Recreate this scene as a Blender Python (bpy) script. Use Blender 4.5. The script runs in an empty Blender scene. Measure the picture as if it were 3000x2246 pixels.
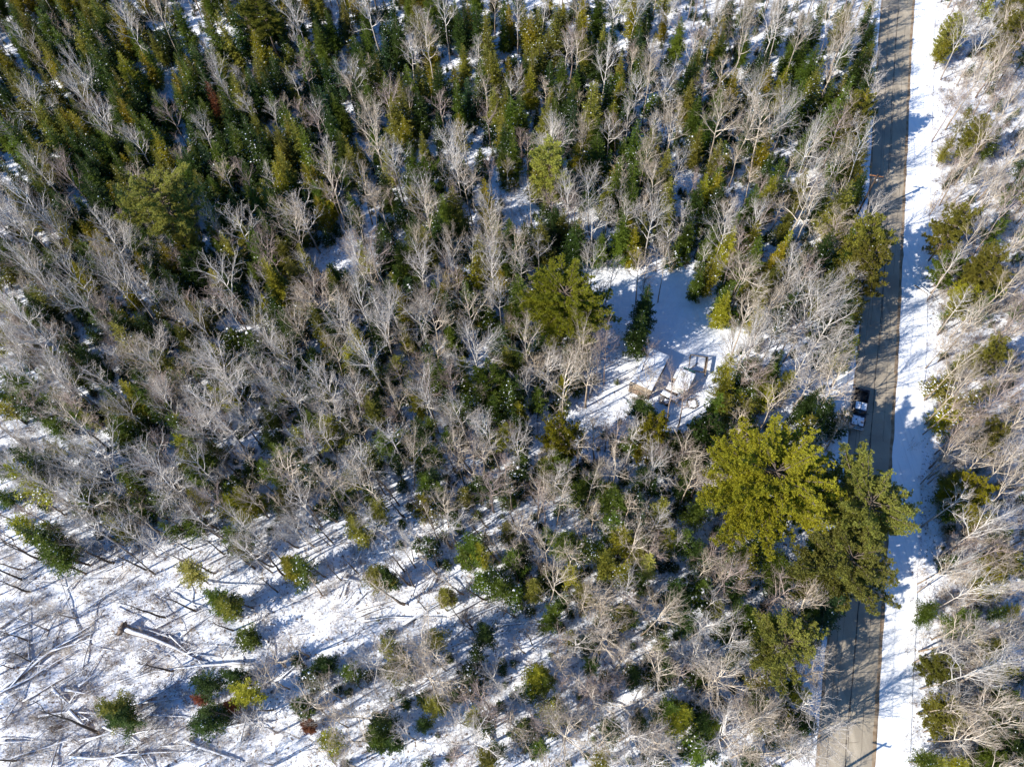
import bpy, math, random
import numpy as np
from mathutils import Matrix, Vector

# ------------------------------------------------------------------ camera, world, sun, exposure
SC = bpy.context.scene
COL = SC.collection
F, H = 2400.0, 97.0                       # focal length in photo pixels (3000 wide), drone height in metres
TH = math.atan(math.hypot(100, 1247) / F)
RO = math.atan2(100, 1247)
_Rx = np.array([[1, 0, 0], [0, math.cos(TH), -math.sin(TH)], [0, math.sin(TH), math.cos(TH)]])
def _Rz(a): return np.array([[math.cos(a), -math.sin(a), 0], [math.sin(a), math.cos(a), 0], [0, 0, 1]])
R = _Rx @ _Rz(-RO)
cd = bpy.data.cameras.new('camera'); cam = bpy.data.objects.new('camera', cd); COL.objects.link(cam)
cd.sensor_width = 36; cd.lens = 36 * F / 3000; cd.clip_start = 1; cd.clip_end = 4000
M4 = Matrix([list(R[0]) + [0], list(R[1]) + [0], list(R[2]) + [H], [0, 0, 0, 1]])
cam.matrix_world = M4
SC.camera = cam
SC.render.resolution_x, SC.render.resolution_y = 1024, 766
EL, SH = math.radians(37.0), math.radians(23.0)      # sun height, and the way shadows point (from +X towards +Y)
sdir = Vector((-math.cos(SH) * math.cos(EL), -math.sin(SH) * math.cos(EL), math.sin(EL)))
sd = bpy.data.lights.new('sun', 'SUN'); sun = bpy.data.objects.new('sun', sd); COL.objects.link(sun)
sd.energy = 5.0; sd.angle = math.radians(0.5); sd.color = (1.0, 0.93, 0.82)
sun.rotation_euler = sdir.to_track_quat('Z', 'Y').to_euler()
W = bpy.data.worlds.new("World"); SC.world = W; W.use_nodes = True
wn = W.node_tree; bg = wn.nodes['Background']; sk = wn.nodes.new('ShaderNodeTexSky')
sk.sky_type = 'NISHITA'; sk.sun_disc = False; sk.sun_elevation = EL; sk.sun_rotation = math.atan2(sdir.x, sdir.y)
skm = wn.nodes.new('ShaderNodeMix'); skm.data_type = 'RGBA'; skm.blend_type = 'MULTIPLY'; skm.inputs[0].default_value = 1; skm.inputs[7].default_value = (.36, 1.05, 1.8, 1)
wn.links.new(sk.outputs[0], skm.inputs[6]); wn.links.new(skm.outputs[2], bg.inputs[0]); bg.inputs[1].default_value = 0.058; sk.ozone_density = 3.0; sk.air_density = 1.2
SC.view_settings.view_transform = 'Standard'; SC.view_settings.look = 'None'
SC.view_settings.exposure = 0.66; SC.view_settings.gamma = 1
SC.cycles.max_bounces = 5; SC.cycles.diffuse_bounces = 3; SC.cycles.transmission_bounces = 2

def at(u, v, z=0.0):
    d = R @ np.array([(u - 1500) / F, -(v - 1123) / F, -1.0]); t = (H - z) / -d[2]
    return np.array([d[0] * t, d[1] * t, z])
def proj(p):
    d = R.T @ (np.asarray(p, float) - np.array([0, 0, H]))
    return 1500 + F * d[0] / -d[2], 1123 - F * d[1] / -d[2]
TILE = {'A': (0, 0), 'B': (1000, 0), 'C': (2000, 0), 'D': (0, 750), 'E': (1000, 750), 'F': (2000, 750), 'G': (0, 1496), 'H': (1000, 1496), 'I': (2000, 1496)}
def ts(t, x, y): return TILE[t][0] + x / 2.208, TILE[t][1] + y / 2.208

# ------------------------------------------------------------------ materials
def nodes(name):
    m = bpy.data.materials.new(name); m.use_nodes = True
    nt = m.node_tree; return m, nt, nt.nodes['Principled BSDF']
def N(nt, t, **k):
    n = nt.nodes.new(t)
    for a, b in k.items(): setattr(n, a, b)
    return n
def noise_mix(nt, scale, c0, c1, lo=.4, hi=.6, detail=4, coord='Object', stretch=None, prev=None):
    tc = N(nt, 'ShaderNodeTexCoord'); tx = N(nt, 'ShaderNodeTexNoise'); tx.inputs['Scale'].default_value = scale; tx.inputs['Detail'].default_value = detail
    if stretch:
        mp = N(nt, 'ShaderNodeMapping'); mp.inputs['Scale'].default_value = stretch[0]; mp.inputs['Rotation'].default_value = stretch[1]
        nt.links.new(tc.outputs[coord], mp.inputs[0]); nt.links.new(mp.outputs[0], tx.inputs[0])
    else: nt.links.new(tc.outputs[coord], tx.inputs[0])
    rp = N(nt, 'ShaderNodeMapRange'); rp.inputs[1].default_value = lo; rp.inputs[2].default_value = hi
    nt.links.new(tx.outputs[0], rp.inputs[0])
    mx = N(nt, 'ShaderNodeMix', data_type='RGBA'); nt.links.new(rp.outputs[0], mx.inputs[0])
    if prev is None: mx.inputs[6].default_value = (*c0, 1)
    else: nt.links.new(prev, mx.inputs[6])
    mx.inputs[7].default_value = (*c1, 1)
    return mx.outputs[2], tx.outputs[0]
def bump(nt, b, src, strength, dist):
    bm_ = N(nt, 'ShaderNodeBump'); bm_.inputs['Strength'].default_value = strength; bm_.inputs['Distance'].default_value = dist
    nt.links.new(src, bm_.inputs['Height']); nt.links.new(bm_.outputs[0], b.inputs['Normal'])
def simple(name, c, rough=.6, metal=0, c2=None, scale=6, coat=0):
    m, nt, b = nodes(name)
    if c2:
        o, _ = noise_mix(nt, scale, c, c2); nt.links.new(o, b.inputs['Base Color'])
    else: b.inputs['Base Color'].default_value = (*c, 1)
    b.inputs['Roughness'].default_value = rough; b.inputs['Metallic'].default_value = metal
    if coat: b.inputs['Coat Weight'].default_value = coat
    return m
def foliage(name, c, dry=(.10, .075, .03)):
    m, nt, b = nodes(name)
    tint = N(nt, 'ShaderNodeObjectInfo'); hs = N(nt, 'ShaderNodeHueSaturation')
    r1 = N(nt, 'ShaderNodeMapRange'); r1.inputs[3].default_value = .488; r1.inputs[4].default_value = .512
    r2 = N(nt, 'ShaderNodeMapRange'); r2.inputs[3].default_value = .75; r2.inputs[4].default_value = 1.3
    ml = N(nt, 'ShaderNodeMath', operation='FRACT'); m2 = N(nt, 'ShaderNodeMath', operation='MULTIPLY'); m2.inputs[1].default_value = 7.31
    nt.links.new(tint.outputs['Random'], r1.inputs[0]); nt.links.new(tint.outputs['Random'], m2.inputs[0]); nt.links.new(m2.outputs[0], ml.inputs[0]); nt.links.new(ml.outputs[0], r2.inputs[0])
    o, _ = noise_mix(nt, 1.3, tuple(x * .75 for x in c), tuple(x * 1.2 for x in c), .35, .65)
    o, _ = noise_mix(nt, 9, c, dry, .66, .75, prev=o)
    nt.links.new(o, hs.inputs['Color']); nt.links.new(r1.outputs[0], hs.inputs['Hue']); nt.links.new(r2.outputs[0], hs.inputs['Value'])
    nt.links.new(hs.outputs[0], b.inputs['Base Color']); b.inputs['Roughness'].default_value = .55
    b.inputs['Specular IOR Level'].default_value = .35
    tr = N(nt, 'ShaderNodeBsdfTranslucent'); ms = N(nt, 'ShaderNodeMixShader'); ms.inputs[0].default_value = .38
    nt.links.new(hs.outputs[0], tr.inputs[0]); nt.links.new(b.outputs[0], ms.inputs[1]); nt.links.new(tr.outputs[0], ms.inputs[2])
    nt.links.new(ms.outputs[0], nt.nodes['Material Output'].inputs[0])
    return m
def bark(name, c, c2, scale=3, tree=False):
    m, nt, b = nodes(name)
    o, h = noise_mix(nt, scale, c, c2, .45, .62, stretch=((1, 1, .35), (0, 0, 0)))
    oi = N(nt, 'ShaderNodeObjectInfo'); r2 = N(nt, 'ShaderNodeMapRange'); r2.inputs[3].default_value = .78; r2.inputs[4].default_value = 1.15
    hs = N(nt, 'ShaderNodeHueSaturation'); nt.links.new(oi.outputs['Random'], r2.inputs[0]); nt.links.new(r2.outputs[0], hs.inputs['Value'])
    if tree:
        at_ = N(nt, 'ShaderNodeAttribute'); at_.attribute_name = 'dark_mix'; m1 = N(nt, 'ShaderNodeMix', data_type='RGBA'); nt.links.new(at_.outputs['Fac'], m1.inputs[0]); nt.links.new(o, m1.inputs[6]); m1.inputs[7].default_value = (*[x * y for x, y in zip(c2, (.62, .55, .5))], 1); o = m1.outputs[2]  # blends in a darker brown on lower trunks and thin twigs
    nt.links.new(o, hs.inputs['Color']); nt.links.new(hs.outputs[0], b.inputs['Base Color']); b.inputs['Roughness'].default_value = .85
    b.inputs['Specular IOR Level'].default_value = .2
    return m
SNOWC = (.83, .86, .92)
MAT = {}
MAT['snow'] = simple('snow', SNOWC, .55)
m, nt, b = nodes('ground_snow'); MAT['ground'] = m
o, h1 = noise_mix(nt, .9, SNOWC, (.76, .79, .86), .4, .7, 6)
o1 = o; o, h2 = noise_mix(nt, 3.1, SNOWC, (.17, .12, .085), .575, .66, 9, prev=o)
la = N(nt, 'ShaderNodeAttribute'); la.attribute_name = 'litter'; lm = N(nt, 'ShaderNodeMix', data_type='RGBA'); nt.links.new(la.outputs['Fac'], lm.inputs[0]); nt.links.new(o1, lm.inputs[6]); nt.links.new(o, lm.inputs[7]); o = lm.outputs[2]
nt.links.new(o, b.inputs['Base Color']); b.inputs['Roughness'].default_value = .6
tc = N(nt, 'ShaderNodeTexCoord'); t3 = N(nt, 'ShaderNodeTexNoise'); t3.inputs['Scale'].default_value = 1.6; t3.inputs['Detail'].default_value = 7
nt.links.new(tc.outputs['Object'], t3.inputs[0]); bump(nt, b, t3.outputs[0], .7, .28)
m, nt, b = nodes('packed_snow'); MAT['packed'] = m
ang = math.radians(20)
o, h1 = noise_mix(nt, 1.0, (.88, .90, .93), (.70, .72, .76), .5, .8, 6, stretch=((3.2, .18, 1), (0, 0, ang)))
o, h1 = noise_mix(nt, 2.2, (.8, .8, .8), (.45, .37, .29), .68, .8, 8, prev=o)
nt.links.new(o, b.inputs['Base Color']); b.inputs['Roughness'].default_value = .6; bump(nt, b, h1, .5, .12)
m, nt, b = nodes('clean_snow'); MAT['clean'] = m
o, h1 = noise_mix(nt, .8, (.85, .88, .93), (.79, .82, .88), .4, .7, 6); nt.links.new(o, b.inputs['Base Color']); bump(nt, b, h1, .35, .2)
m, nt, b = nodes('asphalt'); MAT['asphalt'] = m
o, h1 = noise_mix(nt, .35, (.38, .33, .25), (.29, .25, .195), .4, .65, 4)
o, h1 = noise_mix(nt, 1.0, (0, 0, 0), (.46, .40, .31), .5, .72, 5, stretch=((1.1, .04, 1), (0, 0, ang)), prev=o)
o, h2 = noise_mix(nt, 25, (0, 0, 0), (.24, .20, .155), .5, .8, 3, prev=o)
nt.links.new(o, b.inputs['Base Color']); b.inputs['Roughness'].default_value = .8
MAT['crack'] = simple('crack_tar', (.05, .04, .035), .7, c2=(.12, .095, .07), scale=1.5)
MAT['sand'] = simple('road_sand', (.20, .135, .08), .9, c2=(.33, .25, .17), scale=1.2)
FOL = {'dark': (.045, .080, .012), 'green': (.105, .150, .014), 'olive': (.225, .215, .03), 'yellow': (.30, .285, .02), 'golden': (.30, .25, .014), 'bluish': (.055, .105, .035), 'rust': (.22, .070, .030), 'orange': (.30, .12, .03), 'mossy': (.235, .235, .045), 'pale': (.37, .355, .075)}
for k, c in FOL.items(): MAT[k] = foliage(k + '_needles', c)
BRK = {'pale grey': ((.74, .69, .63), (.52, .47, .42)), 'tan': ((.72, .62, .50), (.46, .38, .29)), 'pinkish': ((.52, .42, .37), (.36, .28, .24)), 'white': ((.66, .64, .60), (.45, .42, .38)), 'dark': ((.10, .085, .072), (.18, .15, .12))}
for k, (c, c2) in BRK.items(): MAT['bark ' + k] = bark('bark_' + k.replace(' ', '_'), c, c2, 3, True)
MAT['bark'] = bark('bark_brown', (.14, .105, .08), (.24, .19, .15))
MAT['brush'] = bark('brush_stems', (.16, .11, .08), (.34, .26, .20), .4)
MAT['leaf'] = simple('dead_leaves', (.28, .15, .07), .8, c2=(.38, .25, .14), scale=.6)

# ------------------------------------------------------------------ mesh helpers
def mesh_np(name, verts, quads=None, tris=None, smooth=False):
    me = bpy.data.meshes.new(name); nv = len(verts)
    me.vertices.add(nv); me.vertices.foreach_set('co', np.asarray(verts, np.float32).ravel())
    idx, st, n = [], [], 0
    tot = []
    if quads is not None and len(quads): q = np.asarray(quads, np.int32); idx.append(q.ravel()); tot.append(np.full(len(q), 4, np.int32))
    if tris is not None and len(tris): t = np.asarray(tris, np.int32); idx.append(t.ravel()); tot.append(np.full(len(t), 3, np.int32))
    idx = np.concatenate(idx); tot = np.concatenate(tot)
    me.loops.add(len(idx)); me.loops.foreach_set('vertex_index', idx)
    me.polygons.add(len(tot)); me.polygons.foreach_set('loop_start', np.concatenate([[0], np.cumsum(tot)[:-1]]).astype(np.int32))
    if smooth: me.polygons.foreach_set('use_smooth', np.ones(len(tot), bool))
    me.update(calc_edges=True); me.validate()
    return me
def nrm(v): return v / np.maximum(np.linalg.norm(v, axis=-1, keepdims=True), 1e-9)
def tubes(P0, P1, r0, r1, n=3):
    P0, P1 = np.atleast_2d(P0), np.atleast_2d(P1); d = nrm(P1 - P0)
    up = np.where(np.abs(d[:, 2:3]) > .9, [[1., 0, 0]], [[0, 0, 1.]]); a = nrm(np.cross(d, up)); b = np.cross(d, a)
    an = np.arange(n) * 2 * np.pi / n; c, s = np.cos(an)[None, :, None], np.sin(an)[None, :, None]
    off = a[:, None] * c + b[:, None] * s
    V = np.concatenate([P0[:, None] + off * np.asarray(r0).reshape(-1, 1, 1), P1[:, None] + off * np.asarray(r1).reshape(-1, 1, 1)], 1)
    N_ = len(P0); i = np.arange(n); j = (i + 1) % n
    q = np.stack([i, j, n + j, n + i], 1)[None] + (np.arange(N_) * 2 * n)[:, None, None]
    return V.reshape(-1, 3), q.reshape(-1, 4)
def path_tube(P, r, n=7):
    P = np.asarray(P, float); d = nrm(np.gradient(P, axis=0)); up = np.array([0, 0, 1.]) if abs(d[0][2]) < .8 else np.array([1., 0, 0])
    a = nrm(np.cross(d, up)); b = np.cross(d, a); an = np.arange(n) * 2 * np.pi / n
    V = P[:, None] + (a[:, None] * np.cos(an)[None, :, None] + b[:, None] * np.sin(an)[None, :, None]) * np.asarray(r).reshape(-1, 1, 1)
    i = np.arange(n); j = (i + 1) % n; k = len(P)
    q = np.concatenate([np.stack([i + s * n, j + s * n, j + (s + 1) * n, i + (s + 1) * n], 1) for s in range(k - 1)])
    V = np.concatenate([V.reshape(-1, 3), P[:1], P[-1:]]); c0, c1 = k * n, k * n + 1
    t = np.concatenate([np.stack([j, i, np.full(n, c0)], 1), np.stack([i + (k - 1) * n, j + (k - 1) * n, np.full(n, c1)], 1)])
    return V, q, t
def blades(P, D, L, Wd, rng, roll=None):
    """flat leaf-like quads (pointed ends) from P along D"""
    D = nrm(D); n = len(P); rv = rng.normal(size=(n, 3)); s = nrm(np.cross(D, rv if roll is None else roll + .35 * rv))
    L = np.broadcast_to(L, n)[:, None]; Wd = np.broadcast_to(Wd, n)[:, None]
    V = np.stack([P, P + D * L * .5 + s * Wd * .5, P + D * L, P + D * L * .45 - s * Wd * .5], 1).reshape(-1, 3)
    return V, np.arange(n * 4).reshape(-1, 4)
class Acc:
    def __init__(s): s.v, s.q, s.t, s.n = [], [], [], 0
    def add(s, V, q=None, t=None):
        s.v.append(V)
        if q is not None and len(q): s.q.append(np.asarray(q) + s.n)
        if t is not None and len(t): s.t.append(np.asarray(t) + s.n)
        s.n += len(V)
    def mesh(s, name, smooth=False):
        return mesh_np(name, np.concatenate(s.v), np.concatenate(s.q) if s.q else None, np.concatenate(s.t) if s.t else None, smooth)
OCT = np.array([[1, 0, 0], [-1, 0, 0], [0, 1, 0], [0, -1, 0], [0, 0, 1], [0, 0, -.5]], float)
OCTF = np.array([[0, 2, 4], [2, 1, 4], [1, 3, 4], [3, 0, 4], [2, 0, 5], [1, 2, 5], [3, 1, 5], [0, 3, 5]])
def lumps(P, size, rng):
    n = len(P); s = size[:, None, None] * np.stack([rng.uniform(.7, 1.5, n), rng.uniform(.6, 1.1, n), rng.uniform(.3, .5, n)], 1)[:, None]
    a = rng.uniform(0, 6.28, n); V = OCT[None] * s + rng.normal(size=(n, 6, 3)) * .12 * size[:, None, None]
    c, d = np.cos(a)[:, None], np.sin(a)[:, None]
    V = np.stack([V[..., 0] * c - V[..., 1] * d, V[..., 0] * d + V[..., 1] * c, V[..., 2]], -1) + P[:, None]
    return V.reshape(-1, 3), (OCTF[None] + (np.arange(n) * 6)[:, None, None]).reshape(-1, 3)

# ------------------------------------------------------------------ tree prototypes (unit: metres, at scale 1)
def proto_spruce(seed, h, Rr, base=.12, dens=1., snow=1., droop=.25, sparse=1., name='spruce', shape=.85, blade=.3, irregular=.25):
    rng = np.random.default_rng(seed); tr = Acc()
    k = 7; z = np.linspace(0, h * .98, k); P = np.stack([rng.normal(0, .03, k).cumsum() * .6, rng.normal(0, .03, k).cumsum() * .6, z], 1); P[0, :2] = 0
    r = np.linspace(h * .0115 + .02, .012, k); V, q, t = path_tube(P, r, 6); tr.add(V, q, t)
    cr = Acc(); sn = Acc(); zz = base * h; SP = []
    while zz < h * .985:
        f = (zz - base * h) / (h * (1 - base)); rad = Rr * (1 - f) ** shape * (1 + .15 * math.sin(zz * 2.1 + seed)) + .08
        if f < .15: rad *= .65 + f * 2.3
        nb = max(4, int(round((5 + 3 * (1 - f)) * dens)))
        a0 = rng.uniform(0, 6.28)
        for i in range(nb):
            if rng.random() > sparse: continue
            a = a0 + i * 6.283 / nb + rng.normal(0, .25); l = rad * rng.uniform(1 - irregular * 1.6, 1 + irregular)
            dd = np.array([math.cos(a), math.sin(a), 0]); ax = [np.interp(zz, z, P[:, 0]), np.interp(zz, z, P[:, 1]), zz + rng.uniform(-.08, .08)]
            m_ = max(3, int(l / .11)); tt = (np.arange(m_) + rng.uniform(.2, .8, m_)) / m_
            rise = (.55 * f - droop * (1 - f))
            Pb = np.array(ax)[None] + dd[None] * (tt * l)[:, None]; Pb[:, 2] += tt * l * rise + .18 * l * tt ** 2
            sd_ = np.cross(dd, [0, 0, 1.])
            if l > .6:
                m2 = int(l / .19)
                for sgn in (-1, 1):
                    t2 = (np.arange(m2) + rng.uniform(.1, .9, m2)) / m2; sl = .5 * l * (1.05 - .75 * t2) * rng.uniform(.6, 1.1, m2) * np.minimum(1, t2 * 4 + .2); nb2 = np.maximum(1, (sl / .13).astype(int)); ix = np.repeat(np.arange(m2), nb2)
                    Dt = nrm(dd[None] * rng.uniform(.5, .9, (m2, 1)) + sgn * sd_[None] * rng.uniform(.6, 1., (m2, 1)) + rng.normal(0, .12, (m2, 3)) + [0, 0, rise * .5])
                    fr_ = rng.random(len(ix)); B0 = np.array(ax)[None] + dd[None] * (t2 * l)[:, None]; B0[:, 2] += t2 * l * rise + .18 * l * t2 ** 2
                    Pq = B0[ix] + Dt[ix] * (sl[ix] * fr_)[:, None]; Pq[:, 2] -= .12 * (sl[ix] * fr_)
                    Dq = Dt[ix] + rng.normal(0, .45, (len(ix), 3)); V, q = blades(Pq, Dq, blade * rng.uniform(.5, .95, len(ix)), .085 + .04 * rng.random(len(ix)), rng, roll=np.array([[0, 0, 1.]])); cr.add(V, q)
                    SP.append(Pq[::3])
            for sgn in (-1, 1):
                D = dd[None] * rng.uniform(.5, 1.1, (m_, 1)) + sgn * sd_[None] * rng.uniform(.4, 1., (m_, 1)); D[:, 2] = rise + rng.normal(.0, .28, m_)
                L = (blade * (1.15 - .5 * tt) * min(1, .45 + l * .55)) * rng.uniform(.7, 1.3, m_)
                V, q = blades(Pb, D, L, L * .36, rng, roll=np.array([[0, 0, 1.]])); cr.add(V, q)
                D2 = D.copy(); D2[:, 2] += .6; V, q = blades(Pb, D2, L * .6, L * .24, rng); cr.add(V, q)
            V, q = blades(Pb[-1:], dd[None] + [[0, 0, rise + .2]], blade, blade * .3, rng); cr.add(V, q)
            if l > .35: V, q = tubes(np.array([ax]), Pb[-1:], .018, .006, 3); cr.add(V, q)
            SP.append(Pb[tt > .3])
        zz += (.26 if h < 6 else .3) * (1. / max(dens, .7)) ** .3
    V, q = blades(np.repeat(P[-1:], 6, 0), rng.normal(size=(6, 3)) * .25 + [0, 0, 1], .4, .08, rng); cr.add(V, q)
    out = [('trunk', tr.mesh(name + '_trunk', True), 'bark'), ('crown', cr.mesh(name + '_crown'), 'FOL')]
    if snow:
        SP = np.concatenate(SP); w = np.exp(-SP[:, 2] / h * 1.2); 
        cl = rng.normal(size=(9, 3)) * [Rr, Rr, h * .3] + [0, 0, h * .4]
        dmin = np.min(np.linalg.norm((SP[:, None] - cl[None]) / [Rr, Rr, h * .3], axis=2), axis=1); w = w * np.exp(-dmin * 1.8)
        n = min(len(SP), int(100 * snow * h / 8)); ii = rng.choice(len(SP), n, False, w / w.sum())
        V, t = lumps(SP[ii] + [0, 0, .06], rng.uniform(.03, .085, n) * (1 + .35 * snow * .5), rng); sn.add(V, None, t)
        out.append(('snow_cap', sn.mesh(name + '_snow', True), 'snow'))
    return dict(h=h, w=Rr * 2, parts=out)

def proto_pine(seed, h, Rr, base=.35, snow=0, tuft=.3, density=1., name='pine', lobes=.3, nbr=5):
    rng = np.random.default_rng(seed); tr = Acc(); cr = Acc(); k = 9
    z = np.linspace(0, h * .96, k); P = np.stack([rng.normal(0, .09, k).cumsum(), rng.normal(0, .09, k).cumsum(), z], 1); P[0, :2] = 0
    V, q, t = path_tube(P, np.linspace(h * .018, .03, k), 8); tr.add(V, q, t)
    zz = base * h; TP = []; TD = []; ph = rng.uniform(0, 6.28, 4)
    while zz < h * .97:
        f = (zz - base * h) / (h * (1 - base)); prof = math.sqrt(max(0, 1 - (f * .98) ** 2.2)) * (.6 + .4 * min(1, f * 5)); nb = nbr if f < .7 else nbr - 1
        a0 = rng.uniform(0, 6.28)
        for i in range(nb):
            a = a0 + i * 6.283 / nb + rng.normal(0, .25)
            l = Rr * prof * (1 + lobes * math.sin(2 * a + ph[0]) * .4 + lobes * math.sin(3 * a + ph[1] + f * 3) * .5) * rng.uniform(.72, 1.12) + .25
            ax = np.array([np.interp(zz, z, P[:, 0]), np.interp(zz, z, P[:, 1]), zz]); m_ = 6; tt = np.linspace(0, 1, m_)
            rise = -.05 + .55 * f; wob = rng.normal(0, .12); aa = a + wob * tt
            Pl = ax[None] + np.stack([np.cos(aa) * tt * l, np.sin(aa) * tt * l, (rise * tt + .16 * tt ** 2) * l], 1); Pl[1:, :] += rng.normal(0, .03 * l ** .5, (m_ - 1, 3))
            V, q, t = path_tube(Pl, np.linspace(.016 * l + .02, .012, m_), 4); cr_b = (V, q, t); tr.add(V, q, t)
            ns = int(l / .36) + 2
            for s in range(ns):
                ft = .22 + .78 * (s + rng.random() * .8) / ns; ft = min(ft, 1)
                p = np.array([np.interp(ft, tt, Pl[:, c]) for c in range(3)]); sa = a + (1 if s % 2 else -1) * rng.uniform(.35, 1.0) * (1.1 - .5 * ft)
                sl = (.55 + .28 * l * (1 - ft * .75)) * rng.uniform(.7, 1.15) * .75
                dv = np.array([math.cos(sa), math.sin(sa), rise * .4 + rng.uniform(.05, .4)]); e = p + dv * sl
                V, q = tubes(p[None], e[None], .014, .006, 3); tr.add(V, q)
                nt_ = max(3, int(sl / .10 * density)); u = rng.uniform(.25, 1.05, nt_)
                sidev = np.cross(dv, [0, 0, 1.])
                TP.append(p[None] + dv[None] * (u * sl)[:, None] + sidev[None] * rng.normal(0, .16, nt_)[:, None] + rng.normal(0, .06, (nt_, 3))); TD.append(np.repeat(dv[None], nt_, 0))
        zz += .62 if f < .7 else .45
    TP = np.concatenate(TP); TD = np.concatenate(TD); nbld = 15
    Pp = np.repeat(TP, nbld, 0); D = nrm(np.repeat(nrm(TD), nbld, 0) * .55 + [0, 0, .5] + rng.normal(size=(len(Pp), 3)) * .55)
    V, q = blades(Pp, D, tuft * rng.uniform(.6, 1.2, len(Pp)), (.062 + .03 * rng.random(len(Pp))) * tuft / .3, rng); cr.add(V, q)
    out = [('trunk', tr.mesh(name + '_trunk', True), 'bark'), ('crown', cr.mesh(name + '_crown'), 'FOL')]
    if snow:
        sn = Acc(); n = int(snow); ii = rng.choice(len(TP), n); V, t = lumps(TP[ii] + [0, 0, .1], rng.uniform(.06, .13, n), rng); sn.add(V, None, t)
        out.append(('snow_cap', sn.mesh(name + '_snow', True), 'snow'))
    return dict(h=h, w=Rr * 2, parts=out)

def proto_bare(seed, h, Rr, cb=.42, limbs=9, tips=1., name='bare', lean=.03, twig=.0088, upright=.75, girth=1.):
    rng = np.random.default_rng(seed); tr = Acc(); br = Acc(); k = 9
    z = np.linspace(0, h * .93, k); P = np.stack([rng.normal(0, lean * 1.6, k).cumsum(), rng.normal(0, lean * 1.6, k).cumsum(), z], 1); P[0, :2] = 0
    r = girth * (h * .0095 + .02) * (1 - .86 * (z / z[-1]) ** 1.1) ; V, q, t = path_tube(P, r, 7); tr.add(V, q, t)
    S = {3: [], 4: [], 5: []}
    def stem(p, d, l, r0, r1, n, wob, sides, curl):
        pts = [p]; dcur = d / np.linalg.norm(d)
        for i in range(n):
            dcur = dcur + rng.normal(0, wob, 3) + np.array([0, 0, curl]); dcur /= np.linalg.norm(dcur); pts.append(pts[-1] + dcur * l / n)
        rr = np.linspace(r0, r1, n + 1)
        for i in range(n): S[sides].append((pts[i], pts[i + 1], rr[i], rr[i + 1]))
        return pts
    def child_dir(d, ang, az):
        d = d / np.linalg.norm(d); a = np.cross(d, [0, 0, 1.]) if abs(d[2]) < .95 else np.array([1., 0, 0]); a /= np.linalg.norm(a); b = np.cross(d, a)
        return d * math.cos(ang) + (a * math.cos(az) + b * math.sin(az)) * math.sin(ang)
    az = rng.uniform(0, 6.28)
    for i in range(limbs):
        f = cb + (1 - cb) * (i + rng.random() * .7) / limbs * .96; az += 2.4 + rng.normal(0, .4); zz = f * h * .93
        p = np.array([np.interp(zz, z, P[:, 0]), np.interp(zz, z, P[:, 1]), zz]); g = (f - cb) / (1 - cb)
        ang = rng.uniform(.55, 1.05) * (1.1 - .55 * g); l = (Rr / max(.55, math.sin(ang))) * (1.05 - .6 * g ** 1.3) * rng.uniform(.75, 1.1)
        d = child_dir(np.array([0, 0, 1.]), ang, az); r0 = .016 + .010 * l + .006
        P1 = stem(p, d, l, r0, .014, 7, .13, 4, .05 * upright)
        n2 = int(5 + l * 1.1)
        for j in range(n2):
            u = .22 + .78 * (j + rng.random() * .6) / n2; idx = min(6, int(u * 7)); fr = u * 7 - idx; p2 = P1[idx] * (1 - fr) + P1[min(7, idx + 1)] * fr; d2p = P1[min(7, idx + 1)] - P1[idx]
            l2 = l * rng.uniform(.32, .5) * (1.15 - .6 * u) + .25; d2 = child_dir(d2p, rng.uniform(.4, .95), rng.uniform(0, 6.28)) + np.array([0, 0, .22 * upright])
            P2 = stem(p2, d2, l2, .008 + .007 * l2, .0105, 4, .15, 3, .05)
            n3 = max(2, int((1.5 + l2 * 1.9) * tips))
            for m_ in range(n3):
                u3 = .15 + .85 * (m_ + rng.random() * .7) / n3; ix = min(3, int(u3 * 4)); p3 = P2[ix] * (1 - (u3 * 4 - ix)) + P2[ix + 1] * (u3 * 4 - ix); l3 = rng.uniform(.35, .8) * (.55 + .25 * l2)
                d3 = child_dir(P2[ix + 1] - P2[ix], rng.uniform(.4, .95), rng.uniform(0, 6.28)) + np.array([0, 0, .2 * upright]); P3 = stem(p3, d3, l3, twig * 1.1, twig * .75, 2, .2, 3, .05)
                for w in range(2 if rng.random() < .8 * tips else 1):
                    q_ = P3[1] if w == 0 else P3[2]; stem(q_, child_dir(P3[2] - P3[1], rng.uniform(.3, .8), rng.uniform(0, 6.28)), rng.uniform(.2, .45), twig * .8, twig * .55, 1, 0, 3, 0)
    for s in (3, 4):
        if S[s]:
            A = S[s]; V, q = tubes(np.array([a[0] for a in A]), np.array([a[1] for a in A]), np.array([a[2] for a in A]), np.array([a[3] for a in A]), s); br.add(V, q)
    n3v = len(S[3]) * 6; m1, m2 = tr.mesh(name + '_trunk', True), br.mesh(name + '_branches')
    tz = np.concatenate(tr.v)[:, 2] / h; a1 = m1.attributes.new('dark_mix', 'FLOAT', 'POINT'); a1.data.foreach_set('value', np.clip(1.25 - tz * 2.0, 0, 1).astype(np.float32))  # trunk colour gets darker towards the foot
    ag = np.zeros(len(m2.vertices), np.float32); ag[:n3v] = np.clip(1.0 - np.repeat([max(s_[2], .0) for s_ in S[3]], 6) / .02, 0, 1) * .85 if len(ag) >= n3v else 0; a2 = m2.attributes.new('dark_mix', 'FLOAT', 'POINT'); a2.data.foreach_set('value', ag)
    return dict(h=h, w=Rr * 2, parts=[('trunk', m1, 'BARK'), ('crown', m2, 'BARK')])

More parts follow.
